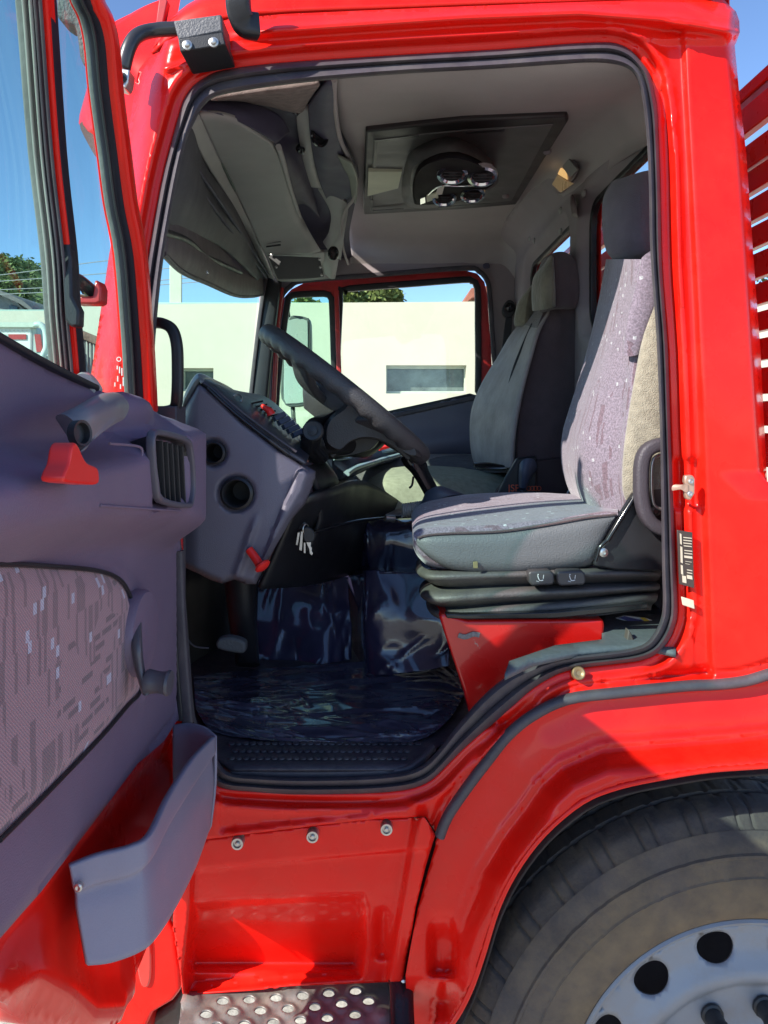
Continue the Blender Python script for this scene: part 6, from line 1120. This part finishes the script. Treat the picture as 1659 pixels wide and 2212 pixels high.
body('near_squab', [[(810, 1060, 2.55), (826, 1018, 2.60), (900, 1006, 2.75), (1000, 1010, 2.95), (1100, 1020, 3.0), (1110, 1050, 2.9)], [(808, 1080, 2.42), (822, 1032, 2.46), (900, 1020, 2.55), (1000, 1022, 2.65), (1100, 1030, 2.7), (1110, 1070, 2.6)], [(812, 1092, 2.34), (830, 1055, 2.36), (900, 1045, 2.4), (1000, 1045, 2.45), (1100, 1050, 2.5), (1110, 1090, 2.45)], [(820, 1108, 2.32), (845, 1112, 2.32), (900, 1118, 2.34), (1000, 1120, 2.36), (1100, 1120, 2.4), (1110, 1120, 2.42)]], SEATL, ps, nu=5, nv=5)
body('bench_squab', [[(905, 1000, 3.35), (960, 985, 3.35), (1060, 982, 3.35), (1160, 985, 3.35), (1160, 1010, 3.3)], [(915, 1010, 3.1), (970, 996, 3.1), (1060, 994, 3.1), (1160, 995, 3.1), (1160, 1030, 3.1)], [(960, 1030, 2.85), (1000, 1018, 2.85), (1080, 1014, 2.85), (1160, 1015, 2.85), (1160, 1060, 2.85)]], mat('bench_dark_cloth', (0.09, 0.09, 0.10), .9, var=.3, vscale=20, bump=.5), ps, nu=5, nv=5)
DSH[0] = -.22
body('seat_belt_buckle', [[(1022, 1003, 2.72), (1024, 1000, 2.68), (1026, 1008, 2.66), (1023, 1010, 2.7)], [(1050, 1003, 2.70), (1056, 999, 2.66), (1056, 1012, 2.64), (1050, 1013, 2.68)], [(1080, 1008, 2.68), (1090, 1005, 2.64), (1098, 1013, 2.63), (1080, 1016, 2.66)]], GLOSSB, ps, nu=3, nv=4)
DSH[0] = -.32
pp = prism('recliner_plate', [(1094, 1030), (1118, 990), (1160, 985), (1160, 1080), (1070, 1080)], 2.60, .03, BLACK, ps, bevel=.006)
prism('lower_side_panel', [(1130, 1000), (1235, 985), (1240, 1085), (1060, 1090), (1075, 1060)], 2.63, .04, mat('side_maroon_black', (0.035, 0.02, 0.024), .7, var=.2), ps, bevel=.006)
body('recline_lever', [[(1122, 1008, 2.58), (1132, 992, 2.56), (1152, 992, 2.56), (1160, 1010, 2.58), (1146, 1028, 2.58)], [(1120, 1024, 2.58), (1128, 1020, 2.55), (1142, 1022, 2.55), (1148, 1030, 2.57), (1136, 1040, 2.58)], [(1120, 1055, 2.58), (1126, 1054, 2.56), (1134, 1055, 2.56), (1136, 1060, 2.58), (1128, 1062, 2.58)]], mat('recliner_navy', (0.06, 0.07, 0.11), .4, var=.1), ps, nu=4, nv=4)
ORG = mat('orange_red_print', (0.75, 0.12, 0.05), .6)
lg = [sweep('x', [(1118 + 7.2 * k + 4.6 * math.cos(t), 1055 + 4.6 * math.sin(t), 2.60) for t in np.linspace(0, 2 * PI, 13)[:-1]], circ(.0010, 5), ORG, None, n=1, closed_=True) for k in range(4) for _ in (0,)]
for o_ in lg:
    for v_ in o_.data.vertices: v_.co.x += .035
merge('ring_emblem', lg, ORG, ps)
LT = text('side_lettering', 'JSP', P(1110, 1055, 2.60), .030, ORG, ps)
dg_ = bpy.context.evaluated_depsgraph_get(); dg_.update(); me_ = bpy.data.meshes.new_from_object(LT.evaluated_get(dg_)); me_.transform(Matrix.Translation(P(1110, 1055, 2.60)) @ Matrix.Rotation(PI / 2, 4, 'X')); bpy.data.objects.remove(LT)
lt_ = bpy.data.objects.new('side_lettering', me_); link(lt_, ps)
DSH[0] = 0
sweep('belt_stalk', [(1232, 1054, 2.3), (1222, 1072, 2.3), (1216, 1080, 2.3)], circ(.004, 8), STEEL, ps, n=2)
# ============================================================ surroundings
WALLM = mat('cream_render', (0.60, 0.57, 0.46), .9, var=.05, vscale=.8, bump=.2, bscale=30, dirt=(.5, .48, .36), dirt_amt=.3, dirt_scale=.7)
DW = 13.0
def X_(px, d=DW): return (px - CX) * d / F
def Z_(py, d=DW): return H + (HY - py) * d / F
bld = thing('cream_building', (X_(600), DW, 0), 'long cream rendered building with flat roof beyond the truck cab', 'building')
WTOP = [(-1200, 676), (181, 676), (181, 664), (560, 660), (1040, 656), (2600, 650), (2600, 1125), (-1200, 1125)]
WN = [[(396, 797), (468, 797), (468, 846), (396, 846)], [(834, 791), (1004, 791), (1004, 851), (834, 851)], [(1300, 791), (1480, 791), (1480, 851), (1300, 851)], [(-70, 797), (20, 797), (20, 846), (-70, 846)]]
sheet('wall', WTOP, WN, 60, side(DW), WALLM, bld, smooth=0, solid=.25, soff=-1)
for k, wn in enumerate(WN):
    x0, x1, z0, z1 = X_(wn[0][0]), X_(wn[1][0]), Z_(wn[2][1]), Z_(wn[0][1])
    f_ = sweep('window', [(x0, DW - .01, z0), (x1, DW - .01, z0), (x1, DW - .01, z1), (x0, DW - .01, z1)], rrect(.10, .10, .01), mat('window_frame_pale', (.50, .56, .48), .5), bld, n=1, ref=(0, -1, 0), world=True, closed_=True, smooth=0)
    quad('pane', [(x0, DW + .08, z0), (x1, DW + .08, z0), (x1, DW + .08, z1), (x0, DW + .08, z1)], mat('window_mottled', (.14, .18, .17), .15, var=.5, vscale=4, bump=.4, bscale=9), f_, Vector((0, .02, 0)))
CAP = mat('parapet_cap', (.36, .48, .42), .6, var=.1)
for a0, a1, b in ((-1200, 181, 676), (181, 2600, 661)):
    box('parapet', X_(a0), X_(a1), DW - .08, DW + .3, Z_(b) - .01, Z_(b) + .05, CAP, bld, bevel=.01)
tw = thing('windscreen_reflection', (X_(377), 12.95, 0), 'pale upright windscreen reflection built as a square pillar at the cream wall', 'reflection')  # a windscreen reflection given solid form as a pale shaft
box('reflection_shaft', X_(366, 12.93), X_(392, 12.93), 12.93, 12.99, 0, Z_(572, 12.93), mat('reflection_render', (.52, .53, .44), .9, var=.05), tw, bevel=.01)
# trees
def leafmat(name, col): return mat(name, col, .6, var=.5, vscale=3, spec=.3)
def leaves(name, centres, n, size, m, parent, seed=1):
    rnd = random.Random(seed); V = []; Fc = []
    for k in range(n):
        c, r = centres[rnd.randrange(len(centres))]
        u = Vector((rnd.gauss(0, 1), rnd.gauss(0, 1), rnd.gauss(0, 1))).normalized(); p = Vector(c) + u * r * (rnd.random() ** .35) * rnd.uniform(.75, 1.08)
        a = Vector((rnd.gauss(0, 1), rnd.gauss(0, 1), rnd.gauss(0, .6))).normalized(); b = a.cross(Vector((rnd.gauss(0, 1), rnd.gauss(0, 1), rnd.gauss(0, 1)))).normalized(); s = size * rnd.uniform(.5, 1.3)
        i = len(V); V += [p - a * s, p + b * s * .5, p + a * s, p - b * s * .5]; Fc.append((i, i + 1, i + 2, i + 3))
    return mesh(name, V, Fc, m, parent, smooth=0)
def tree(px, py, d, wpx, hpx, label, col, seed, group=None):
    base = Vector((X_(px, d), d, 0)); top = Z_(py - hpx, d); w_ = wpx * d / F; t = thing('leafy_tree', base, label, 'tree', group)
    rnd = random.Random(seed); zc = top - hpx * d / F * .5; hr = hpx * d / F * .5
    cs_ = [((base.x + rnd.uniform(-1, 1) * w_ * .42, d + rnd.uniform(-.8, .8) * w_ * .5, zc + rnd.uniform(-.8, .75) * hr), rnd.uniform(.16, .30) * w_) for _ in range(16)]
    sweep('trunk', [tuple(base), (base.x + .1, d, top * .4), (base.x, d, zc)], circ(.16, 10), mat('bark', (.10, .07, .05), .9, var=.3, bump=.8, bscale=20), t, n=5, ref=(1, 0, 0), world=True, scale=lambda s: 1.2 - .7 * s)
    for k in range(5):
        c = cs_[k][0]; sweep('limb', [(base.x, d, top * .45), ((base.x + c[0]) / 2, (d + c[1]) / 2, (top * .5 + c[2]) / 2), c], circ(.06, 6), MATS['bark'], t, n=4, ref=(1, 0, 0), world=True, scale=lambda s: 1.1 - .8 * s)
    leaves('crown', cs_, 5200, .0030 * d + .05, leafmat('leaf_%d' % seed, col), t, seed); return t
tree(790, 690, 21, 130, 72, 'green leafy tree topping the wall seen through the passenger window', (.17, .21, .06), 11)
tree(668, 690, 21, 70, 46, 'smaller leafy tree topping the wall beside the passenger mirror', (.16, .20, .06), 12)
tree(910, 700, 23, 26, 22, 'small shrub-like tree showing over the wall under blue sky', (.07, .12, .04), 13)
tree(1800, 760, 16, 260, 260, 'dark leafy tree behind the red cargo boards', (.06, .08, .025), 14)
# gabled roof at the right of the passenger window
hs = thing('gabled_house', (X_(1040, 24), 24, 0), 'house with brown gabled roof peeking at the right edge of the passenger window', 'house')
prism('house_wall', [(1000, 656), (1012, 640), (1100, 640), (1100, 900), (1000, 900)], 24, 3, mat('house_plaster', (.5, .36, .3), .9, var=.1), hs, bevel=0)
prism('house_roof', [(998, 656), (1018, 622), (1110, 610), (1110, 640), (1020, 644), (1004, 658)], 23.6, 4, mat('house_tiles', (.34, .12, .08), .8, var=.4, vscale=2), hs, bevel=.02)
# wooded hill
def hz(x):  # ridge line height over picture x
    return np.interp(x, [-900, -300, 0, 60, 110, 160, 220, 330, 480, 700], [520, 540, 566, 582, 600, 622, 650, 664, 700, 760])
DH = 90.0
V = []; Fc = []; nx, ny = 150, 24; xs_ = np.linspace(-900, 600, nx)
for i, a in enumerate(xs_):
    zt = Z_(float(hz(a)), DH)
    for j in range(ny):
        t = j / (ny - 1); d = 50 + (DH - 50) * t; z = zt * ss(np.array(t), 0., 1.) * 1.0
        x = X_(a, DH); V.append((x + noise.noise(Vector((x * .2, d * .2, 0))) * 1.0, d, float(z) + 1.2 * noise.noise(Vector((x * .35, d * .35, 3))) + .5 * noise.noise(Vector((x, d, 1)))))
for i in range(nx - 1):
    for j in range(ny - 1): Fc.append((i * ny + j, (i + 1) * ny + j, (i + 1) * ny + j + 1, i * ny + j + 1))
HILLM = mat('hill_green', (.075, .105, .03), .95, var=.6, vscale=.5, bump=1, bscale=3)
hill = struct(mesh('hill', V, Fc, HILLM, None, smooth=180))
rnd = random.Random(5); cs_ = []
for k in range(420):
    a = rnd.uniform(-350, 260); t = rnd.uniform(.45, 1.0); d = 50 + 40 * t; cs_.append(((X_(a, DH), d, float(Z_(float(hz(a)), DH) * ss(np.array(t), 0., 1.)) + .2), rnd.uniform(.7, 1.5)))
wd = leaves('hill_woodland', cs_, 46000, .30, leafmat('wood_leaf', (.13, .18, .055)), None, 21); wd['kind'] = 'stuff'
# house on the left
lh = thing('grey_house', (X_(10, 30), 30, 0), 'grey house with dark sloping roof below the wooded hill', 'house')
prism('house_wall', [(-60, 640), (30, 640), (42, 660), (62, 676), (62, 900), (-60, 900)], 30, 5, mat('grey_plaster', (.30, .29, .28), .9, var=.1), lh, bevel=0)
prism('house_roof', [(-80, 612), (-4, 626), (48, 648), (72, 668), (66, 672), (40, 655), (-4, 636), (-80, 622)], 29.4, 6, mat('roof_grey', (.14, .13, .13), .8, var=.2), lh, bevel=.02)
prism('window', [(20, 658), (38, 662), (38, 690), (20, 688)], 29.9, .1, mat('dark_pane', (.03, .05, .07), .15), lh, bevel=.01)
prism('eave', [(-80, 676), (12, 678), (30, 690), (-80, 690)], 29.2, .6, MATS['roof_grey'], lh, bevel=.01)
# cables
CBM = mat('cable_grey', (.30, .30, .30), .5)
for k, (y0, y1, lab) in enumerate(((594, 560, 'uppermost thin overhead cable crossing the sky by the door'), (606, 588, 'overhead cable just above the hill outline'), (634, 622, 'lowest overhead cable crossing in front of the wooded hill'), (624, 612, 'overhead cable across the middle of the wooded hill'))):
    c = sweep('overhead_cable', [(-400, y0 + 22, 24), (-40, y0 + 4, 24), (260, y1, 24), (700, y1 - 36, 24)], circ(.014, 6), CBM, None, n=6); tag(c, lab, 'cable', 'overhead cables left of the truck')
# parked vehicles by the wall
WHT = mat('white_paint', (.72, .73, .66), .4, coat=.3, var=.06, vscale=2); 
bt = thing('box_truck', (X_(20, 9), 9, 0), 'white box truck with red and white reflective strips parked by the wall', 'truck')
bb = prism('cargo_box', [(-500, 703), (66, 703), (68, 706), (68, 980), (-500, 980)], 8.6, 2.0, WHT, bt, bevel=.03)
prism('roof_rail', [(-500, 694), (78, 696), (84, 700), (70, 708), (-500, 706)], 8.55, .1, mat('rail_green', (.5, .55, .45), .5), bt, bevel=.01)
RS = mat('reflector_red', (.42, .05, .045), .3); SILV = mat('reflector_white', (.45, .5, .45), .3)
for a0, a1, mm_ in ((-200, -120, RS), (-120, -60, SILV), (-60, 0, RS), (0, 18, SILV), (18, 56, RS)): prism('reflective_strip', [(a0, 722), (a1, 722), (a1, 733), (a0, 733)], 8.585, .01, mm_, bb, bevel=0)
for k in range(14): lathe('rivet', P(-60 + k * 9, 714, 8.59), (0, -1, 0), [(.008, 0), (.008, .006), (0, .008)], SILV, bb, n=6)
ed_ = prism('corner_post', [(68, 706), (76, 706), (80, 716), (84, 980), (70, 980)], 8.62, .3, SILV, bt, bevel=.01)
prism('corner_reflector', [(74, 722), (87, 722), (92, 760), (79, 760)], 8.60, .02, RS, bt, bevel=0)
prism('corner_reflector', [(80, 762), (92, 762), (95, 800), (83, 800)], 8.60, .02, SILV, bt, bevel=0)
sweep('side_pipe', [(76, 702, 8.5), (88, 702, 8.5), (98, 715, 8.5), (100, 750, 8.5), (92, 775, 8.5), (94, 830, 8.5), (100, 900, 8.5)], circ(.035, 10), mat('pale_pipe', (.55, .65, .58), .4), bt, n=5)
for b in (767, 790): sweep('pipe_bracket', [(88, b, 8.5), (104, b, 8.5)], circ(.012, 8), WHT, bt, n=1)
st2 = thing('stake_truck', (X_(175, 9.5), 9.5, 0), 'dusty grey corrugated trailer with rusty top edge beside the wall', 'trailer')
V = []; Fc = []
for i in range(90):
    a = 152 + i * 1.1; yb = 716 + (a - 152) * .42; dd_ = 9.5 + .04 * math.sin(i * .9)
    V += [tuple(P(a, yb, dd_)), tuple(P(a, 1000, dd_))]
for i in range(89): Fc.append((2 * i, 2 * i + 1, 2 * i + 3, 2 * i + 2))
mesh('corrugated_side', V, Fc, mat('dusty_zinc', (.36, .36, .33), .5, metal=.2, var=.2, dirt=(.25, .14, .09), dirt_amt=.5, dirt_scale=2), st2, solid=.03, smooth=60)
sweep('rusty_rim', [(152, 712, 9.45), (200, 732, 9.45), (250, 752, 9.45)], rrect(.10, .06, .01), mat('rust', (.20, .12, .09), .8, var=.5, vscale=12), st2, n=2)
# body of gravel seen through the step, ground litter
